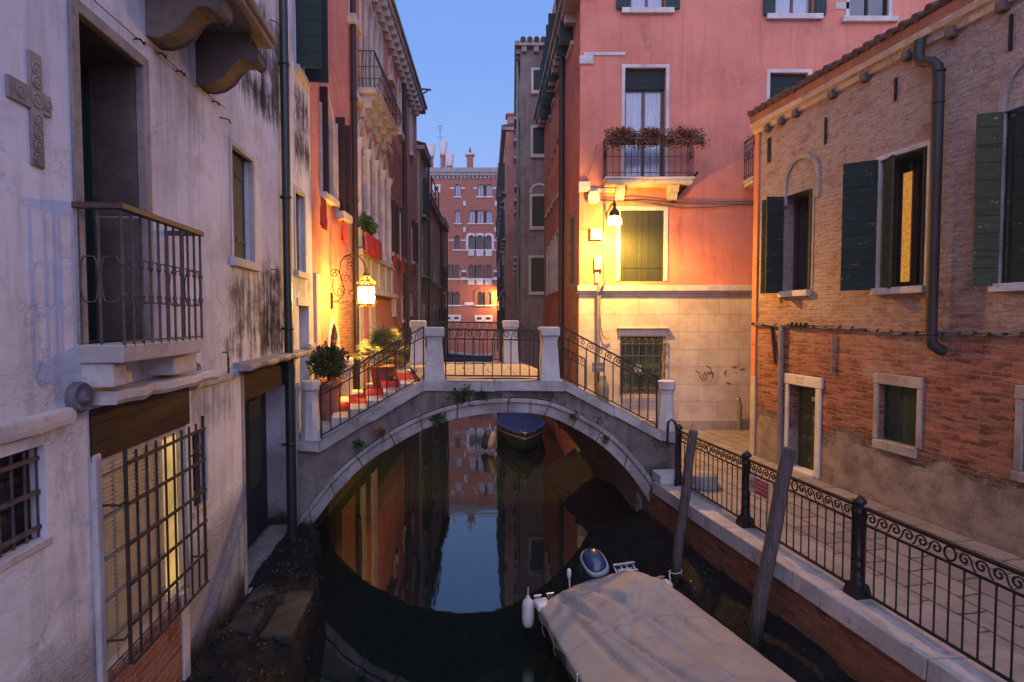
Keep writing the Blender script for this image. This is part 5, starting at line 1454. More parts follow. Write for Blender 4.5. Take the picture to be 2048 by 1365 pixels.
# canvas
L = rows[-1][0]; ns, nv_ = 110, 72; v = []
def hwid(y):
    s = max(0, min(.9999, y / L)) * 26; i = int(s); f = s - i; return rows[i][1] * (1 - f) + rows[i + 1][1] * f, rows[i][3] * (1 - f) + rows[i + 1][3] * f
def crease(p, a, b, w, d):
    a = Vector(a); b = Vector(b); ab = b - a; t = max(0, min(1, (p - a).dot(ab) / ab.dot(ab))); q = (p - (a + ab * t)).length
    return 2.1 * d * math.exp(-(q / w) ** 2) * (1 - .5 * abs(2 * t - 1))
for i in range(ns + 1):
    y = -.06 + (L * .985 + .02) * i / ns; w, sh = hwid(max(0, y))
    for j in range(nv_ + 1):
        t = j / nv_ * 2 - 1; a = abs(t); top = min(1, a / .90)
        x = (w + .03) * (math.copysign(min(1, a / .90), t))
        z = sh + .02 + .20 * (1 - top ** 2.2) * (1 - .25 * y / L)
        p = Vector((x, y))
        z += .17 * math.exp(-(((x + .36) / .34) ** 2 + ((y - .35) / .42) ** 2))          # motor fittings beneath
        z += .12 * math.exp(-(((x - .12) / .5) ** 2 + ((y - .55) / .5) ** 2))
        z += .10 * math.exp(-(((x) / .8) ** 2 + ((y - 2.6) / .9) ** 2))
        if a < .97:
            z += crease(p, (.70, .10), (.05, 2.6), .040, -.045) + crease(p, (.62, .05), (.30, 2.1), .035, .035) + crease(p, (.45, .05), (-.25, 1.5), .045, -.04)
            z += crease(p, (.72, .45), (.50, 2.4), .035, -.035) + crease(p, (.10, .55), (-.15, 2.2), .06, .03) + crease(p, (-.35, .35), (-.55, 1.8), .04, -.04)
            z += crease(p, (-.35, .30), (.35, 1.2), .045, -.03) + crease(p, (-.62, .2), (-.72, 1.2), .035, .03) + crease(p, (.74, .25), (.2, .5), .03, .02)
        z += .009 * mn.fractal(Vector((x * 2.4, y * 1.8, 1.7)), 1., 2., 3)
        if a > .90:
            d = (a - .90) / .10; z -= d * (.075 + .03 * math.sin(y * 4.3) + .03 * math.sin(y * 11)) ; x += math.copysign(.012 * math.sin(y * 9), t)
        if y < 0: z -= .10 * (-y / .06) * (1 if a < .9 else .3)
        v.append((x, y + .25 * (max(0, y) / L) ** 3, z))
f = [(i * (nv_ + 1) + j, i * (nv_ + 1) + j + 1, (i + 1) * (nv_ + 1) + j + 1, (i + 1) * (nv_ + 1) + j) for i in range(ns) for j in range(nv_)]
g = G('beige_canvas', .82, spec=.25)
big = g.noise(1.6, 5, .6, obj=True); wv = g.noise(9, 5, .7, obj=True); st_ = g.noise(3., 5, .7, (1, 2.2, 1), obj=True)
col = g.mix(g.rng(big, .3, .7), (.29, .255, .225), (.235, .205, .185)); col = g.mix(g.mul(g.rng(st_, .52, .7), .45), col, (.13, .11, .10))
M_canvas = g.fin(col, g.bump(g.mth('ADD', g.mul(wv, .5), g.mul(g.noise(160, 2, .5, obj=True), .10)), .35, .02))
mb = MB(); mb.raw(v, f, True); cv = mb.build('canvas_cover', M_canvas, boat)
E_ = [v[i * (nv_ + 1) + j] for j in (nv_,) for i in range(0, ns + 1)]; E2 = [v[i * (nv_ + 1)] for i in range(0, ns + 1)]
mb = MB()
for Q in (E_, E2): mb.tube([(x, y, z) for x, y, z in Q[1:-4]], .009, 6)
mb.tube([v[(nv_ + 1) * 1 + j] for j in range(0, nv_ + 1, 3)], .008, 6)
mb.build('hem_rope', simple('grey_rope', (.20, .18, .17), .85), cv)
mb = MB()
for Q in (E_, E2):
    for i in range(6, ns - 8, 9): x, y, z = Q[i]; mb.tube([(x, y, z), (x * 1.015, y + .02, z - .06), (x * .985, y + .03, z - .14)], .005, 5)
mb.build('tie_cord', simple('grey_rope2', (.24, .22, .21), .85), cv)
mb = MB()
for yy in (1.05, 2.25):
    i = int((yy + .06) / (L * .985 + .02) * ns); mb.tube([(v[i * (nv_ + 1) + j][0], v[i * (nv_ + 1) + j][1], v[i * (nv_ + 1) + j][2] + .001) for j in range(4, nv_ - 3)], .0045, 5)
mb.build('seam', M_canvas, cv)
# white stern corner with cleats
M_white_gel = simple('white_gelcoat', (.55, .54, .56), .3, 0, .15, 5, spec=.6)
x_ = BW * .5
MB().box(x_ - .16, -.10, .50, x_ + .02, .10, .585).build('stern_corner', M_white_gel, boat, .02); MB().box(-x_ - .01, -.10, .50, -x_ + .14, .06, .585).build('stern_corner', M_white_gel, boat, .02)
M_chrome = simple('steel_tube', (.55, .55, .60), .25, .9, .1, 5)
for cx_ in (x_ - .03, x_ - .20, -x_ + .10):
    mb = MB(); mb.tube([(cx_ - .05, -.07, .63), (cx_ + .05, -.07, .63)], .014, 6); mb.tube([(cx_ - .02, -.07, .58), (cx_ - .02, -.07, .63)], .012, 6); mb.tube([(cx_ + .02, -.07, .58), (cx_ + .02, -.07, .63)], .012, 6); mb.build('cleat', M_chrome, boat)

# outboard motor, tilted up
M_navy = simple('navy_cowl', (.018, .036, .095), .3, 0, .2, 4, bump=0, spec=.6)
mo = Vector((.02, -.30, .63))
def blob(prof, k=20, exp=2.6):
    v = []; f = []
    for (cx_, cy_, cz_, rx, ry) in prof:
        for j in range(k):
            a = 2 * math.pi * j / k; c, s = math.cos(a), math.sin(a)
            v.append((cx_ + rx * math.copysign(abs(c) ** (2 / exp), c), cy_ + ry * math.copysign(abs(s) ** (2 / exp), s), cz_))
    n = len(prof)
    for i in range(n - 1):
        for j in range(k): f.append((i * k + j, i * k + (j + 1) % k, (i + 1) * k + (j + 1) % k, (i + 1) * k + j))
    f.append(tuple(range(k))[::-1]); f.append(tuple((n - 1) * k + j for j in range(k)))
    return v, f
T3 = Matrix.Translation(mo) @ Matrix.Scale(1.14, 4) @ Matrix.Rotation(R(14), 4, 'Y') @ Matrix.Rotation(R(-24), 4, 'X')
def addT(pr, m, name):
    v, f = blob(pr); mb = MB(); mb.raw([T3 @ Vector(p) for p in v], f, True); return mb.build(name, m, mot)
mot = MB(); v_, f_ = blob([(0, .0, -.08, .10, .13), (0, 0, -.05, .145, .19), (0, 0, .02, .155, .205), (0, 0, .16, .150, .20), (0, .0, .27, .135, .18), (0, -.01, .335, .11, .145), (0, -.015, .365, .07, .10), (0, -.02, .375, .02, .03)])
mot.raw([T3 @ Vector(p) for p in v_], f_, True); mot = mot.build('outboard_motor', M_navy, boat)
addT([(0, 0, .255, .142, .19), (0, -.002, .258, .146, .194), (0, -.008, .295, .137, .18), (0, -.008, .298, .13, .172)], simple('grey_band', (.30, .30, .33), .35), 'cowl_band')
addT([(0, .05, -.55, .04, .06), (0, .04, -.3, .055, .09), (0, .02, -.09, .08, .12), (0, .02, -.06, .08, .12)], M_iron, 'motor_leg')
mb = MB(); mb.box(-.12, -.14, .30, .42, -.03, .66); mb.build('motor_bracket', M_iron, boat, .01)
mb = MB(); mb.tube([(.42, -.16, .45), (.43, -.2, .62), (.44, -.20, .78)], .012, 6); mb.lathe([(.02, 0), (.03, .02), (.03, .09), (.02, .11)], (.44, -.2, .74), 8); mb.build('tiller', M_white_gel, boat)
# boarding ladder
mb = MB(); lx = -.33
for x in (lx - .16, lx + .02, lx + .12, lx - .06): mb.tube([(x, -.06, .52), (x, -.14, .78), (x + .01, -.20, .80)], .011, 6)
for q, r in ((0, .020), (1, .017)):
    mb.tube([(lx - .18, -.19 + .10 * q, .82 - .06 * q), (lx + .14, -.19 + .10 * q, .82 - .06 * q)], r, 8)
mb.hexa([(lx - .13, -.11, .70), (lx + .09, -.11, .70), (lx + .09, -.10, .70), (lx - .13, -.10, .70)], [(lx - .13, -.16, .78), (lx + .09, -.16, .78), (lx + .09, -.15, .78), (lx - .13, -.15, .78)])
mb.build('boarding_ladder', M_chrome, boat)
def fender(loc, lab, tilt=0., s=1., m=None, cap=None, rx=0, grp=None):
    r = empty('fender', loc, 0, lab, 'fender', grp); r.rotation_euler = (rx, tilt, 0); r.scale = (s,) * 3
    MB().lathe([(.012, -.20), (.05, -.19), (.078, -.15), (.085, -.08), (.085, .08), (.078, .15), (.05, .19), (.03, .20), (.024, .235)], (0, 0, 0), 16).build('body', m or M_fend, r)
    MB().tube([(0, 0, .22), (0, 0, .36)], .008, 5).build('rope', M_white_gel, r)
    if cap: MB().lathe([(.052, .188), (.081, .15), (.082, .149), (.0815, .15), (.053, .192), (.033, .203)], (0, 0, 0), 16).build('cap', cap, r)
    return r
M_fend = simple('white_fender', (.55, .53, .52), .5, 0, .2, 6)
M_bluecap = simple('blue_cap', (.02, .07, .32), .5)
p = at_y(1056, 1226, sl.y - .05); fender((p.x, p.y, p.z), 'white fender hanging at the stern corner of the canvas covered boat', 0, .92, grp='boat fenders')
p = Matrix.Translation(boat.location) @ Matrix.Rotation(rzb, 4, 'Z') @ Vector((BW * .5 + .10, 1.50, .30)); fender((p.x, p.y, p.z), 'white fender with a blue top at the near side of the canvas covered boat', 0, .92, cap=M_bluecap, grp='boat fenders')
# --- blue boat beyond the bridge
b2 = at_z(1033, 914, WZ)
boat2 = empty('blue_boat', (b2.x + .12, b2.y + 5.0, WZ), math.pi + .03, 'blue and teal wooden boat with covered deck lying under the bridge arch', 'boat')
rows2 = [(y, w * (1 - max(0, (y / 4.9 - .5) / .5) ** 1.6) ** .35 if y < 4.9 else 0, zk, sh) for y, w, zk, sh in hull_pts(4.9, 1.62, .42, rise=.26, full=1.9)]
M_teal = simple('teal_paint', (.02, .13, .17), .35, 0, .3, 4, spec=.5)
make_hull(rows2, .2).build('hull', M_teal, boat2)
mb = MB(); mb.tube(rubrail(rows2, .015, -.12, .03, .2), .035, 6); mb.build('rub_rail', simple('ochre_wood', (.34, .19, .085), .5, 0, .3, 6), boat2)
mb = MB(); mb.tube(rubrail(rows2, .0, .0, .03, .2), .025, 6); mb.build('gunwale', M_teal, boat2)
mb = MB(); v = []; f = []
for i, (y, w, zk, sh) in enumerate(rows2[:-1]):
    for j in range(9):
        t = j / 4 - 1; v.append((t * w * .99, y + .2 * (y / 4.9) ** 3 * .9, sh - .02 + .13 * (1 - abs(t) ** 2) * (1 - (i / 25) ** 3) + .012 * math.sin(i * 1.9 + j)))
f = [(i * 9 + j, i * 9 + j + 1, i * 9 + j + 10, i * 9 + j + 9) for i in range(len(rows2) - 2) for j in range(8)]
mb.raw(v, f, True); mb.build('deck_cover', simple('navy_cover', (.028, .05, .20), .7, 0, .3, 5, bump=.3), boat2)
M_bluetarp = simple('bright_blue_tarp', (.04, .15, .50), .55, 0, .4, 7, bump=.4)
for sg in (-1, 1):
    mb = MB(); q = [(sg * (w * 1.0 + .03), y, sh + .04) for y, w, zk, sh in rows2[10:23]]; mb.tube(q, [.05 + .015 * math.sin(i * 2.1) for i in range(len(q))], 7); mb.build('side_tarp', M_bluetarp, boat2)
mb = MB(); yb = 4.9 + .2; mb.tube([(-.16, yb - .34, .74), (-.08, yb - .1, .74), (0, yb - .03, .73), (.08, yb - .1, .74), (.16, yb - .34, .74)], .03, 6); mb.tube([(0, yb - .2, .70), (0, yb - .2, .84)], .018, 6); mb.build('bow_fitting', M_chrome, boat2)
p = at_y(984, 882, b2.y + .55)
fender((p.x, p.y, p.z), 'long beige fender hanging on the bow of the blue boat', R(14), 1.35, simple('beige_fender', (.55, .42, .27), .6, 0, .25, 6), grp='boat fenders')
p = at_y(973, 880, b2.y + .7)
fender((p.x, p.y, p.z), 'dark blue fender behind the beige one on the blue boat', R(14), 1.5, simple('dark_blue_fender', (.012, .03, .085), .5), grp='boat fenders')
# --- far boat seen through the bridge railing
b3 = at_z(935, 697, 0)
b3 = Vector((at_y(935, 690, 46).x, 46, 0))
boat3 = empty('white_rimmed_boat', (b3.x + 2.0, b3.y, WZ + .3), R(88), 'dark blue boat with a white gunwale moored across the far canal', 'boat')
rows3 = hull_pts(4.6, 1.6, .85, rise=.45, full=2.6)
make_hull(rows3, .4).build('hull', simple('dark_blue_paint', (.02, .045, .12), .4), boat3)
mb = MB(); mb.tube(rubrail(rows3, .02, .0, .05, .4), .07, 6); mb.build('gunwale', M_white_gel, boat3)

# ================================================================== MOORING POLES
M_pole = simple('weathered_pole', (.085, .064, .062), .8, 0, .45, 3, bump=.5, stretch=(14, 14, .6))
gp = G('pole_wood', .8, spec=.2)            # with a weedy foot
n_ = gp.noise(3, 6, .65, (14, 14, .6), True); zc_n = gp.t.nodes.new('ShaderNodeSeparateXYZ'); gp.t.links.new(gp.co.outputs['Object'], zc_n.inputs[0])
cP = gp.mix(gp.rng(n_, .35, .68), (.05, .038, .037), (.105, .082, .080)); cP = gp.mix(gp.rng(gp.noise(1, 4, .6, (30, 30, 1.2), True), .58, .66), cP, (.02, .016, .016))
zt_n = gp.mth('ADD', zc_n.outputs[2], gp.mul(gp.mth('SUBTRACT', n_, .5), .6)); cP = gp.mix(gp.rng(zt_n, 1.0, .55), cP, (.014, .016, .010))
M_pole = gp.fin(cP, gp.bump(n_, .8, .012))
def pole(a, b, r, lab):
    mb = MB(); n = 10; d = b - a
    pts = [a + d * i / n + Vector((.008 * math.sin(i * 1.3), .006 * math.cos(i), 0)) for i in range(n + 1)]
    base = Vector((a.x, a.y, -.9))
    rj = random.Random(int(r * 1e4)); mb.tube([p - base for p in pts], [r * (1.0 - .10 * i / n + rj.uniform(-.03, .03)) for i in range(n + 1)], 12)
    mb.tube([pts[-1] - base, pts[-1] - base + Vector((.003, 0, .025))], [r * .88, r * .72], 12)
    tag(mb.build('mooring_pole', M_pole, loc=base), lab, 'mooring pole', 'wooden mooring poles')
a = at_z(1349, 1162, -.35); t = at_y(1386, 864, a.y + .15); pole(a + (a - t) * .12, t, .075, 'slimmer leaning wooden mooring pole with the white rope, nearer the bridge')
a2 = at_z(1506, 1282, -.30); t2 = at_y(1578, 900, a2.y + .1); pole(a2 + (a2 - t2) * .1, t2, .088, 'thicker leaning wooden mooring pole in front of the railing sign')
mb = MB(); q = a + (t - a) * .05
mb.tube([q + Vector((.09 * math.cos(k), .09 * math.sin(k), .012 * k - .02)) for k in [i * .4 for i in range(18)]], .010, 5)
e = at_z(1330, 1168, .0); mb.tube([q + Vector((-.09, 0, 0)), (q + e) / 2 + Vector((0, 0, -.05)), e], .010, 5)
tag(mb.build('mooring_rope', simple('white_rope', (.45, .43, .42), .8)), 'thin white mooring rope round the slimmer pole', 'rope')

# ================================================================== LAMPS
M_lampglass = emit('warm_lamp_glass', (1.0, .60, .20), 13, .0, clear=.55)
M_lampglass2 = emit('frosted_lamp_glass', (1.0, .66, .26), 16, .0, clear=.22)
def lamp_light(par, loc, w, col=(1., .50, .065), r=.05):
    l = bpy.data.lights.new('bulb_light', 'POINT'); l.energy = w; l.color = col; l.shadow_soft_size = r
    o = bpy.data.objects.new('bulb_light', l); COL.objects.link(o); o.parent = par; o.location = loc
# ornate lantern on the coral palace
LY = 12.05
def lp_(x, y): p = at_y(x, y, LY); return p
wl = lp_(662, 600); lt = lp_(733, 542); lb = lp_(733, 610)
lan = empty('wall_lantern', (wl.x, LY, 0), 0, 'ornate glowing wrought iron lantern on a scrolled bracket by the hotel entrance', 'lantern')
def q_(x, y): p = lp_(x, y); return (p.x - wl.x, 0, p.z)
mb = MB()
mb.box(-.10, -.05, q_(662, 618)[2], .0 + .03, .05, q_(662, 586)[2])
mb.tube([q_(662, 604), q_(676, 602), q_(686, 592), q_(689, 578), q_(683, 560), q_(679, 545), q_(681, 525), q_(689, 513), q_(702, 509), q_(716, 512), q_(726, 522), q_(732, 536), q_(733, 546)], .013, 6)
mb.tube([q_(664, 552), q_(672, 541), q_(678, 543)] , .009, 5)
def sc(x, y, rp, st, dr, turns=1.5, r=.009):
    c = q_(x, y); rr = rp * LY / FPX; mb.tube([(a, 0, b) for a, b in scroll(c[0], c[2], rr, turns, st, 26, dr)], r, 5)
sc(669, 548, 10, 0, 1); sc(681, 583, 11, math.pi * .5, -1); sc(698, 520, 9, math.pi, -1); sc(700, 534, 10, -.5, 1); sc(701, 586, 6, 0, 1); sc(691, 556, 9, 2, 1)
mb.tube([q_(667, 558), q_(665, 572), q_(669, 588), q_(680, 595)], .010, 5); mb.tube([q_(672, 604), q_(684, 608), q_(697, 601)], .008, 5)
mb.tube([q_(691, 545), q_(699, 552), q_(701, 565)], .008, 5)
mb.build('bracket', M_iron, lan)
c = q_(733, 591); hz_ = .195; rr = .185
mb = MB(); top = c[2] + hz_; bot = c[2] - hz_
for k in range(6):
    w = k * math.pi / 3; x, y = rr * math.cos(w), rr * math.sin(w); x2, y2 = rr * math.cos(w + math.pi / 3), rr * math.sin(w + math.pi / 3)
    mb.tube([(c[0] + x, y, bot - .04), (c[0] + x, y, top + .03)], .011, 5)
    for z in (bot, top): mb.tube([(c[0] + x, y, z), (c[0] + x2, y2, z)], .013, 5)
    mb.tube([(c[0] + x * 1.25, y * 1.25, top + .05), (c[0] + x * 1.05, y * 1.05, top + .10), (c[0] + x * .6, y * .6, top + .17), (c[0] + x * .28, y * .28, top + .27), (c[0], 0, top + .34)], .011, 5)
    mb.tube([(c[0] + x * 1.30, y * 1.30, bot - .07), (c[0] + x * 1.05, y * 1.05, bot - .01), (c[0] + x * 1.22, y * 1.22, bot + .05)], .009, 5)
    for t in (.25, .5, .75):
        px_, py_ = x + (x2 - x) * t, y + (y2 - y) * t
        mb.tube([(c[0] + px_ * 1.02, py_ * 1.02, top), (c[0] + px_ * 1.15, py_ * 1.15, top + .06), (c[0] + px_, py_, top + .12)], .008, 4)
        mb.tube([(c[0] + px_, py_, bot), (c[0] + px_ * 1.1, py_ * 1.1, bot - .05)], .007, 4)
mb.lathe([(.07, top + .22), (.05, top + .26), (.03, top + .34), (.045, top + .37), (.01, top + .40)], (c[0], 0, 0), 6)
for z_, r_ in ((top + .10, .165), (top + .17, .11)): mb.tube([(c[0] + r_ * math.cos(k * math.pi / 6), r_ * math.sin(k * math.pi / 6), z_) for k in range(13)], .008, 4)
mb.build('cage', simple('gilded_iron', (.20, .105, .035), .5, .3, .4, 20), lan)
mb = MB()
for k in range(6):
    w = k * math.pi / 3; w2 = w + math.pi / 3; r_ = rr - .012
    mb.face([(c[0] + r_ * math.cos(w), r_ * math.sin(w), bot), (c[0] + r_ * math.cos(w2), r_ * math.sin(w2), bot), (c[0] + r_ * math.cos(w2), r_ * math.sin(w2), top), (c[0] + r_ * math.cos(w), r_ * math.sin(w), top)])
mb.build('glass', M_lampglass, lan)
lamp_light(lan, (c[0], 0, c[2]), 900, r=.07)
# street lamp on the pink house
SY = PY - .95
hp = at_y(1229, 432, SY); wl2 = P.loc(1211, 425)
sl2 = empty('street_lamp', (hp.x, PY, 0), 0, 'glowing bell shaped street lamp on the pink house wall', 'street lamp')
z0 = hp.z
mb = MB(); mb.tube([(wl2[0] + PX0 - hp.x, .0, z0 + .16), (wl2[0] + PX0 - hp.x, -.12, z0 + .20), (-.06, -.80, z0 + .28), (0, -.93, z0 + .34), (0, -.95, z0 + .22)], .020, 7)
mb.lathe([(.02, .36), (.03, .30), (.05, .26), (.035, .22), (.045, .17), (.10, .12), (.125, .06), (.13, .0), (.12, -.02)], (0, -.95, z0), 16)
mb.box(wl2[0] + PX0 - hp.x - .05, -.03, z0 + .0, wl2[0] + PX0 - hp.x + .05, .02, z0 + .26)
mb.build('bracket', M_iron, sl2)
mb = MB(); v = []; k = 18; pr_ = [(.115, -.03), (.15, -.05), (.172, -.10), (.178, -.17), (.174, -.21)]
for r_, z in pr_:
    for j in range(k): v.append((r_ * math.cos(2 * math.pi * j / k), -.95 + r_ * math.sin(2 * math.pi * j / k), z0 + z))
mb.raw(v, [(i * k + j, i * k + (j + 1) % k, (i + 1) * k + (j + 1) % k, (i + 1) * k + j) for i in range(len(pr_) - 1) for j in range(k)], True)
mb.build('shade', M_lampglass2, sl2)
lamp_light(sl2, (0, -.95, z0 - .17), 2150, (1., .48, .06), .05)
# far lamp
fp = at_y(998, 590, FY - 1.6)
fl = empty('street_lamp', (fp.x, FY, 0), 0, 'tiny far street lamp on the right edge of the brick palace', 'street lamp')
mb = MB(); mb.tube([(0, 0, fp.z + .5), (0, -.8, fp.z + .6), (0, -1.6, fp.z + .45), (0, -1.6, fp.z + .25)], .06, 6); mb.lathe([(.1, .35), (.35, .2), (.4, .1)], (0, -1.6, fp.z), 10); mb.build('bracket', M_iron, fl)
MB().lathe([(.3, .1), (.36, -.1), (.3, -.3), (.1, -.38)], (0, -1.6, fp.z), 12).build('shade', emit('far_lamp_glass', (1., .62, .2), 14, clear=.4), fl)
lamp_light(fl, (0, -1.6, fp.z - .1), 16000, (1., .52, .12), .2)

# ================================================================== PLANTS
def leaf_mat(name, a, b):
    g = G(name, .55, spec=.3); n = g.noise(5, 3, .6, obj=True)
    return g.fin(g.mix(g.rng(n, .35, .65), a, b))
M_leafd = leaf_mat('dark_leaves', (.022, .038, .014), (.055, .085, .028))
M_leafp = leaf_mat('palm_leaves', (.05, .085, .03), (.10, .14, .05))
M_leaff = leaf_mat('dry_flower_leaves', (.27, .10, .055), (.10, .055, .03))
M_fern = leaf_mat('fern_leaves', (.018, .045, .014), (.04, .085, .025))
def foliage(rad, n, size, seed, c=(0, 0, 0), squash=1., shell=.45):
    rnd = random.Random(seed); mb = MB(); c = Vector(c)
    for _ in range(n):
        d = Vector((rnd.gauss(0, 1), rnd.gauss(0, 1), rnd.gauss(0, 1))).normalized(); q = rnd.uniform(shell, 1.) * (1 + .42 * mn.noise(d * 2.1 + Vector((seed, 0, 0))))
        p = c + Vector((d.x * rad[0], d.y * rad[1], d.z * rad[2])) * q
        dr = (d + Vector((rnd.uniform(-.8, .8), rnd.uniform(-.8, .8), rnd.uniform(-.5, .9)))).normalized()
        mb.leaf(p, dr, Vector((rnd.uniform(-1, 1), rnd.uniform(-1, 1), rnd.uniform(-1, 1))), size * rnd.uniform(.7, 1.4), size * rnd.uniform(.25, .4))
    return mb
def pot(c, r, h, m, par, k=20):
    return MB().lathe([(r * .66, 0), (r * .72, .02), (r * .92, h * .8), (r * .95, h * .84), (r * 1.06, h * .86), (r * 1.08, h * .98), (r * .98, h), (r * .9, h * .93), (.02, h * .92)], c, k).build('pot', m, par)
# round shrub in a tall pot on the landing
sp = at_y(657, 725, 10.15)
sh = empty('potted_shrub', (sp.x, 10.15, 1.6), 0, 'bushy round dark shrub in a tall terracotta pot on the left bridge landing', 'potted plant')
pot((0, 0, 0), .24, .82, M_terra, sh)
foliage((.29, .29, .28), 2300, .065, 4, (0, 0, sp.z - 1.6), shell=.35).build('foliage', M_leafd, sh)
rs_ = random.Random(77); mb = MB()
for _ in range(46):
    d = Vector((rs_.gauss(0, 1), rs_.gauss(0, 1), rs_.gauss(.3, 1))).normalized(); ln = rs_.uniform(.30, .40); c_ = Vector((0, 0, sp.z - 1.6))
    mb.tube([c_ + d * .15, c_ + d * ln], .004, 4)
    for j in range(9): mb.leaf(c_ + d * ln * (.65 + .04 * j), (d + Vector((rs_.uniform(-1, 1), rs_.uniform(-1, 1), rs_.uniform(-.6, 1)))), Vector((rs_.uniform(-1, 1), 1, .3)), .06, .017)
mb.build('twigs', M_leafd, sh)
MB().tube([(0, 0, .75), (0.02, 0, 1.0)], .03, 6).build('stem', M_dkwood, sh)
# palm in a wide pot on a low bench
pp = at_y(766, 790, 11.35); zp = pp.z
pb = empty('bench', (pp.x, 11.35, 1.55), 0, 'small dark wooden bench under the palm pot on the bridge steps', 'bench')
wB = 34 * 11.35 / FPX; zb_ = at_y(766, 775, 11.35).z - 1.55
MB().box(-wB, -.25, zb_ - .05, wB, .25, zb_).build('seat', M_dkwood, pb, .01)
for x in (-wB + .04, wB - .04):
    for y in (-.2, .2): MB().box(x - .025, y - .025, .0, x + .025, y + .025, zb_ - .053).build('leg', M_dkwood, pb)
pm = empty('potted_palm', (pp.x, 11.35, 1.55 + zb_ + .003), 0, 'spiky fan palm in a wide ribbed terracotta pot on the bench', 'potted plant')
ph = at_y(766, 732, 11.35).z - (1.55 + zb_)
po = pot((0, 0, 0), .27, ph, M_terra, pm)
mb = MB()
for z in (.3, .55): mb.lathe([(.27 * (.72 + .2 * z) + .012, ph * z - .012), (.27 * (.72 + .2 * z) + .022, ph * z), (.27 * (.72 + .2 * z) + .016, ph * z + .012)], (0, 0, 0), 20)
mb.build('pot_rib', M_terra, po)
rnd = random.Random(21); mb = MB(); st = MB()
for k in range(34):
    a = rnd.uniform(0, 6.283); el = rnd.uniform(-.15, 1.35); l = rnd.uniform(.28, .50)
    d = Vector((math.cos(a) * math.cos(el), math.sin(a) * math.cos(el), math.sin(el)))
    b0_ = Vector((0, 0, ph + .10)); tip = b0_ + d * l + Vector((0, 0, .05)); st.tube([b0_ + d * .02, b0_ + d * l * .5 + Vector((0, 0, .03)), tip], .006, 4)
    s1 = d.cross(Vector((0, 0, 1))); s1 = s1.normalized() if s1.length > .05 else Vector((1, 0, 0)); up = s1.cross(d)
    for j in range(19):
        w = (j / 18 - .5) * 3.3; dd = (d * math.cos(w) + s1 * math.sin(w) + up * .10 * math.cos(w * 2)).normalized()
        Lf = rnd.uniform(.26, .40) * (1 - .25 * abs(w) / 1.65)
        p1 = tip + dd * Lf * .6; p2 = tip + dd * Lf + Vector((0, 0, -.05)); n_ = dd.cross(up).normalized() * .011
        mb.face([tip - n_ * .5, tip + n_ * .5, p1 + n_, p1 - n_]); mb.face([p1 - n_, p1 + n_, p2])
mb.build('fronds', M_leafp, pm); st.build('stems', M_leafp, pm)
for i, (px, py, Y, r_, h_, lab) in enumerate(((676, 815, 11.3, .11, .22, 'small terracotta pot with a rim on the carpeted steps behind the shrub pot'), (668, 838, 10.6, .10, .20, 'smallest amber pot at the bottom of the carpeted steps'))):
    p = at_y(px, py, Y); r = empty('flower_pot', (p.x, Y, 1.62), 0, lab, 'flower pot', 'small pots on the bridge steps'); pot((0, 0, 0), r_, h_, M_terra, r, 14)
# geraniums on the loggia parapet
mb = foliage((.9, .14, .22), 900, .08, 5, (0, 0, 0), shell=.1); uu, zf = B.loc(737, 452, -.22); wp = B.w(uu, -.2, zf)
o = mb.build('trailing_plant', M_fern, loc=wp, rz=B.rz); tag(o, 'green trailing plants along the loggia parapet above the red banner', 'plant')
# balcony flower boxes
def flowerbox(u0, u1, yo, zs, lab, seed, n=1500):
    c = P.w((u0 + u1) / 2, yo, zs); r = empty('flower_box', c, 0, lab, 'flower box', 'flower boxes on the pink house balconies')
    L_ = (u1 - u0) / 2; MB().box(-L_, -.08, -.09, L_, .08, .06).build('planter', M_green, r, .01)
    mb = foliage((L_ + .08, .17, .17), n, .055, seed, (0, -.02, .13), shell=.15)
    rr_ = random.Random(seed)
    for _ in range(n // 3):
        x = rr_.uniform(-L_ - .1, L_ + .1); p = Vector((x, rr_.uniform(-.2, .12), rr_.uniform(-.16, .05) + .03 * math.sin(x * 9))); mb.leaf(p, Vector((rr_.uniform(-.4, .4), -.6, rr_.uniform(-1, .2))), Vector((rr_.uniform(-1, 1), 0, 1)), .07, .022)
    mb.build('plants', M_leaff, r)
bw_ = (bu1 - bu0) / 3; zf = zslab + .86
for i, lab in enumerate(('brown flowering box at the left end of the front balcony rail', 'brown flowering box in the middle of the front balcony rail', 'bushiest brown flowering box at the right end of the front balcony rail')):
    flowerbox(bu0 + bw_ * i + .04, bu0 + bw_ * (i + 1) - .02 + (.18 if i == 2 else 0), -.60, zf, lab, 31 + i, 1300)
flowerbox(cu0 + .02, cu0 + 1.0, -.60, zf, 'brown flowering box on the balcony half hidden by the brick house', 41, 900)
# weeds rooted in the bridge masonry
for i, (px, py, s, n, lab) in enumerate(((927, 791, .19, 420, 'wide dark fern clump under the coping in the middle of the bridge'), (965, 793, .09, 130, 'small fern tuft right of the wide clump above the arch'), (877, 838, .11, 200, 'hanging fern tuft on the left shoulder of the arch ring'), (718, 890, .07, 90, 'little weed tuft low on the left side of the arch'),
        (1148, 831, .06, 90, 'little weed tuft on the right shoulder of the arch ring'), (1211, 880, .06, 80, 'little weed tuft midway down the right side of the arch'), (1320, 972, .12, 220, 'leafy weed at the right foot of the arch'), (762, 866, .09, 110, 'dry reddish weed left of the arch crown'))):
    x, z = bl(px, py, -.08); w = BR.w(x, -.08, z)
    o = foliage((s * 1.25, .07, s), n, .05, 50 + i, shell=.1).build('wall_weed', M_fern if i != 7 else M_leaff, loc=w, rz=BR.rz); tag(o, lab, 'weed', 'weeds rooted in the bridge')

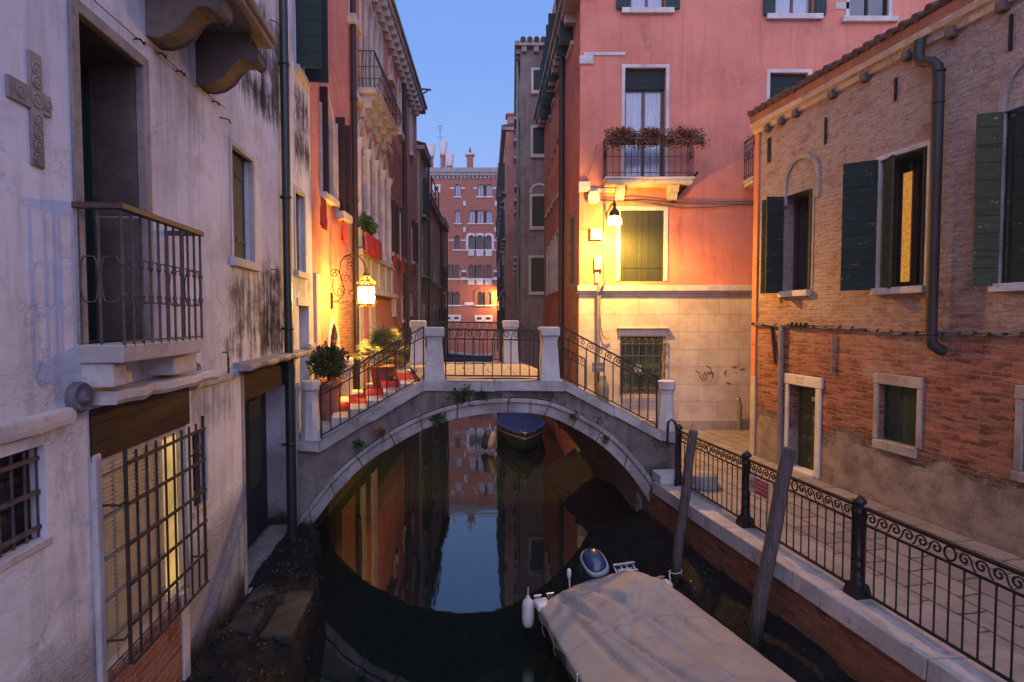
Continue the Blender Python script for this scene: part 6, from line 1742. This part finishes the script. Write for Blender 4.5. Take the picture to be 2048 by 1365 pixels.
# ================================================================== THIN EVENING HAZE
mb = MB().box(-44, -34, -2.6, 44, 128, 36)
hz = mb.build('haze', bpy.data.materials.new('haze')); tag(hz, 'thin evening haze', 'haze', kind='stuff')
hm = hz.data.materials[0]; hm.use_nodes = True; t_ = hm.node_tree; t_.nodes.remove(t_.nodes['Principled BSDF'])
pv_ = t_.nodes.new('ShaderNodeVolumePrincipled'); pv_.inputs['Density'].default_value = HAZE; pv_.inputs['Color'].default_value = (.9, .9, .95, 1); pv_.inputs['Anisotropy'].default_value = .2
t_.links.new(pv_.outputs[0], t_.nodes['Material Output'].inputs['Volume'])

# ================================================================== CABLES, SIGNS AND SMALL THINGS
mb = MB(); rnd = random.Random(8); kp = [(1506, 648), (1560, 650), (1620, 652), (1680, 655), (1740, 661), (1800, 666), (1860, 667), (1930, 668), (2000, 669), (2080, 671)]
base = [K.loc(x, y, -.06) for x, y in kp]
for s_ in range(6):
    ph_ = rnd.uniform(0, 6); pts = []
    for i in range(61):
        t = i / 60 * (len(base) - 1); k = min(int(t), len(base) - 2); f_ = t - k
        u = base[k][0] * (1 - f_) + base[k + 1][0] * f_; z = base[k][1] * (1 - f_) + base[k + 1][1] * f_
        pts.append(K.w(u, -.06 + .018 * math.cos(ph_ + i * .5), z + .022 * math.sin(ph_ + i * .5 * (1 + .1 * s_)) + .012 * math.sin(i * .9 + s_)))
    mb.tube(pts, .0085, 5)
cab = mb.build('cable_bundle', M_cable); tag(cab, 'twisted bundle of grey cables strung along the brick house wall', 'cables')
mb = MB()
for i in range(22):
    t = i / 21 * (len(base) - 1.01); k = int(t); f_ = t - k; u = base[k][0] * (1 - f_) + base[k + 1][0] * f_; z = base[k][1] * (1 - f_) + base[k + 1][1] * f_
    p = K.w(u, -.06, z); d_ = K.ax * .012; MB().tube([p - d_, p + d_], .036, 8).build('cable_clamp', M_blackcable, cab)
for i in range(4):
    u = uK(1590 + i * 9); p = K.w(u, -.07, K.loc(1590, 650)[1]); MB().tube([p - K.ax * .022, p + K.ax * .022], .05, 8).build('cable_coupler', M_blackcable, cab)
mb = MB()
def hang(pts, r=.014, d=-.06): mb.tube([P.w(P.loc(x, y)[0], d, P.loc(x, y)[1]) for x, y in pts], r, 5)
hang([(1196, 398), (1225, 400), (1260, 396), (1320, 402), (1390, 402), (1450, 404), (1520, 404)])
hang([(1196, 404), (1240, 405), (1280, 404), (1340, 409), (1400, 410), (1460, 409), (1520, 411)], .017, -.07)
hang([(1230, 402), (1260, 404), (1310, 411), (1360, 418), (1420, 416), (1470, 411), (1520, 412)], .012, -.05)
hang([(1193, 292), (1186, 325), (1172, 355), (1160, 372)], .010)
tag(mb.build('wall_cables', M_cable), 'slack grey cables running across the pink house wall above the lamp', 'cables')
mb = MB(); p0 = P.w(P.loc(1384, 358)[0], -.1, P.loc(1384, 358)[1]); 
mb.tube([P.w(P.loc(x, y)[0], d_, P.loc(x, y)[1]) for x, y, d_ in ((1386, 352, -.4), (1374, 368, -.25), (1362, 382, -.08), (1352, 395, -.05), (1340, 408, -.05))], .035, 6)
tag(mb.build('drain_spout', M_rustdk), 'dark slanting drain pipe below the right end of the balcony', 'drain pipe')
# text helper: real letter shapes, flat on their sign
def letters(txt, size, m, parent, mat4, name='lettering'):
    c = bpy.data.curves.new(name, 'FONT'); c.body = txt; c.size = size; c.align_x = 'CENTER'; c.align_y = 'CENTER'; c.extrude = .0008
    tmp = bpy.data.objects.new('tmp', c); COL.objects.link(tmp)
    me = bpy.data.meshes.new_from_object(tmp.evaluated_get(bpy.context.evaluated_depsgraph_get())); bpy.data.objects.remove(tmp)
    me.transform(mat4); o = bpy.data.objects.new(name, me); COL.objects.link(o); me.materials.clear(); me.materials.append(m); o.parent = parent; return o
# no-mooring sign wired to the railing
M_signw = simple('white_enamel', (.45, .42, .48), .4, 0, .15, 6); M_signr = simple('red_enamel', (.42, .02, .035), .4, 0, .15, 6); M_signb = simple('pale_blue_enamel', (.26, .24, .36), .4)
us = SP + .12
sg = empty('no_mooring_sign', rail.location + rail_d * (us + .22) + Vector((0, 0, .66)), rail.rotation_euler.z, 'small red and white prohibition sign wired to the quay railing', 'sign')
MB().box(-.21, -.040, -.115, .21, -.032, .115).build('plate', M_signw, sg, .003)
mb = MB(); mb.box(-.085, -.0425, .012, .195, -.0405, .098); mb.box(-.085, -.0425, -.098, .195, -.0405, -.004)
mb.build('red_field', M_signr, sg)
mb = MB(); c0 = [(-.145 + .052 * math.cos(t), .052 * math.sin(t)) for t in [i * math.pi / 12 for i in range(24)]]; c1 = [(-.145 + .036 * math.cos(t), .036 * math.sin(t)) for t in [i * math.pi / 12 for i in range(24)]]
mb.ring(c0, c1, -.0425, -.0405); mb.hexa([(-.178, -.0425, .020), (-.170, -.0425, .028), (-.170, -.0405, .028), (-.178, -.0405, .020)], [(-.120, -.0425, -.028), (-.112, -.0425, -.020), (-.112, -.0405, -.020), (-.120, -.0405, -.028)]) ; mb.build('prohibition_ring', M_signr, sg)
RX = Matrix.Rotation(math.pi / 2, 4, 'X')
letters('DIVIETO', .062, M_signw, sg, Matrix.Translation((.055, -.0435, .055)) @ RX); letters('ORMEGGIO', .054, M_signw, sg, Matrix.Translation((.055, -.0435, -.051)) @ RX)
# faint red house number stencilled on the door lintel
mb = MB(); rnd = random.Random(2)
for row, z in ((0, rz1 + .135), (1, rz1 + .065)):
    for i in range(4):
        u = ru0 + .24 + i * .055; mb.tube([(u, -.0415, z + .02), (u + .012, -.0415, z + rnd.uniform(-.01, .02)), (u - .004, -.0415, z - .02)], .005, 4)
mb.build('number_stencil', simple('faded_red_paint', (.30, .06, .04), .8), kdo)
# things at the foot of the pink house
a = P.w(P.loc(1475, 862)[0], -.12, QZ); h = at_y(1475, 795, a.y).z - QZ
sp_ = empty('standpipe', (a.x, a.y, QZ), 0, 'grey standpipe with a brass tap against the pink house plinth', 'standpipe')
MB().tube([(0, 0, .003), (0, 0, h * .8)], .055, 10).build('pipe', M_zinc, sp_)
mb = MB(); mb.tube([(0, 0, h * .78), (-.01, -.02, h * .93), (-.05, -.04, h), (-.08, -.04, h * .95)], [.035, .03, .025, .02], 8); mb.lathe([(.062, 0), (.07, .02), (.062, .04)], (0, 0, h * .55), 10); mb.build('tap', simple('brass', (.45, .28, .10), .35, .8), sp_)
a = at_y(1197, 735, PY - .35); pn = empty('notice_board', (a.x, PY - .35, QZ), 0, 'small dark blue notice plate on a post beside the bridge ramp', 'notice board')
MB().box(-.16, -.012, a.z - .12 - QZ, .16, .012, a.z + .12 - QZ).build('plate', simple('slate_blue_plate', (.10, .10, .13), .5), pn, .004)
MB().tube([(0, .03, .003), (0, .03, a.z + .1 - QZ)], .02, 8).build('post', M_iron, pn)
mb = MB(); mb.box(-.15, -.016, a.z - QZ - .02, .15, -.0121, a.z - QZ + .02); mb.build('title_strip', simple('grey_strip', (.2, .19, .2), .5), pn)
a = at_y(1206, 800, PY - .5); tb = empty('litter_bin', (a.x, PY - .5, QZ), 0, 'grey shouldered litter bin against the cream wall beside the ramp', 'litter bin')
hb = at_y(1206, 752, PY - .5).z - QZ
MB().lathe([(.10, .003), (.13, .02), (.145, hb * .55), (.15, hb * .8), (.12, hb * .88), (.085, hb * .92), (.08, hb * .97), (.07, hb)], (0, 0, 0), 14).build('body', simple('dark_grey_bin', (.13, .12, .11), .6, 0, .2, 5), tb)
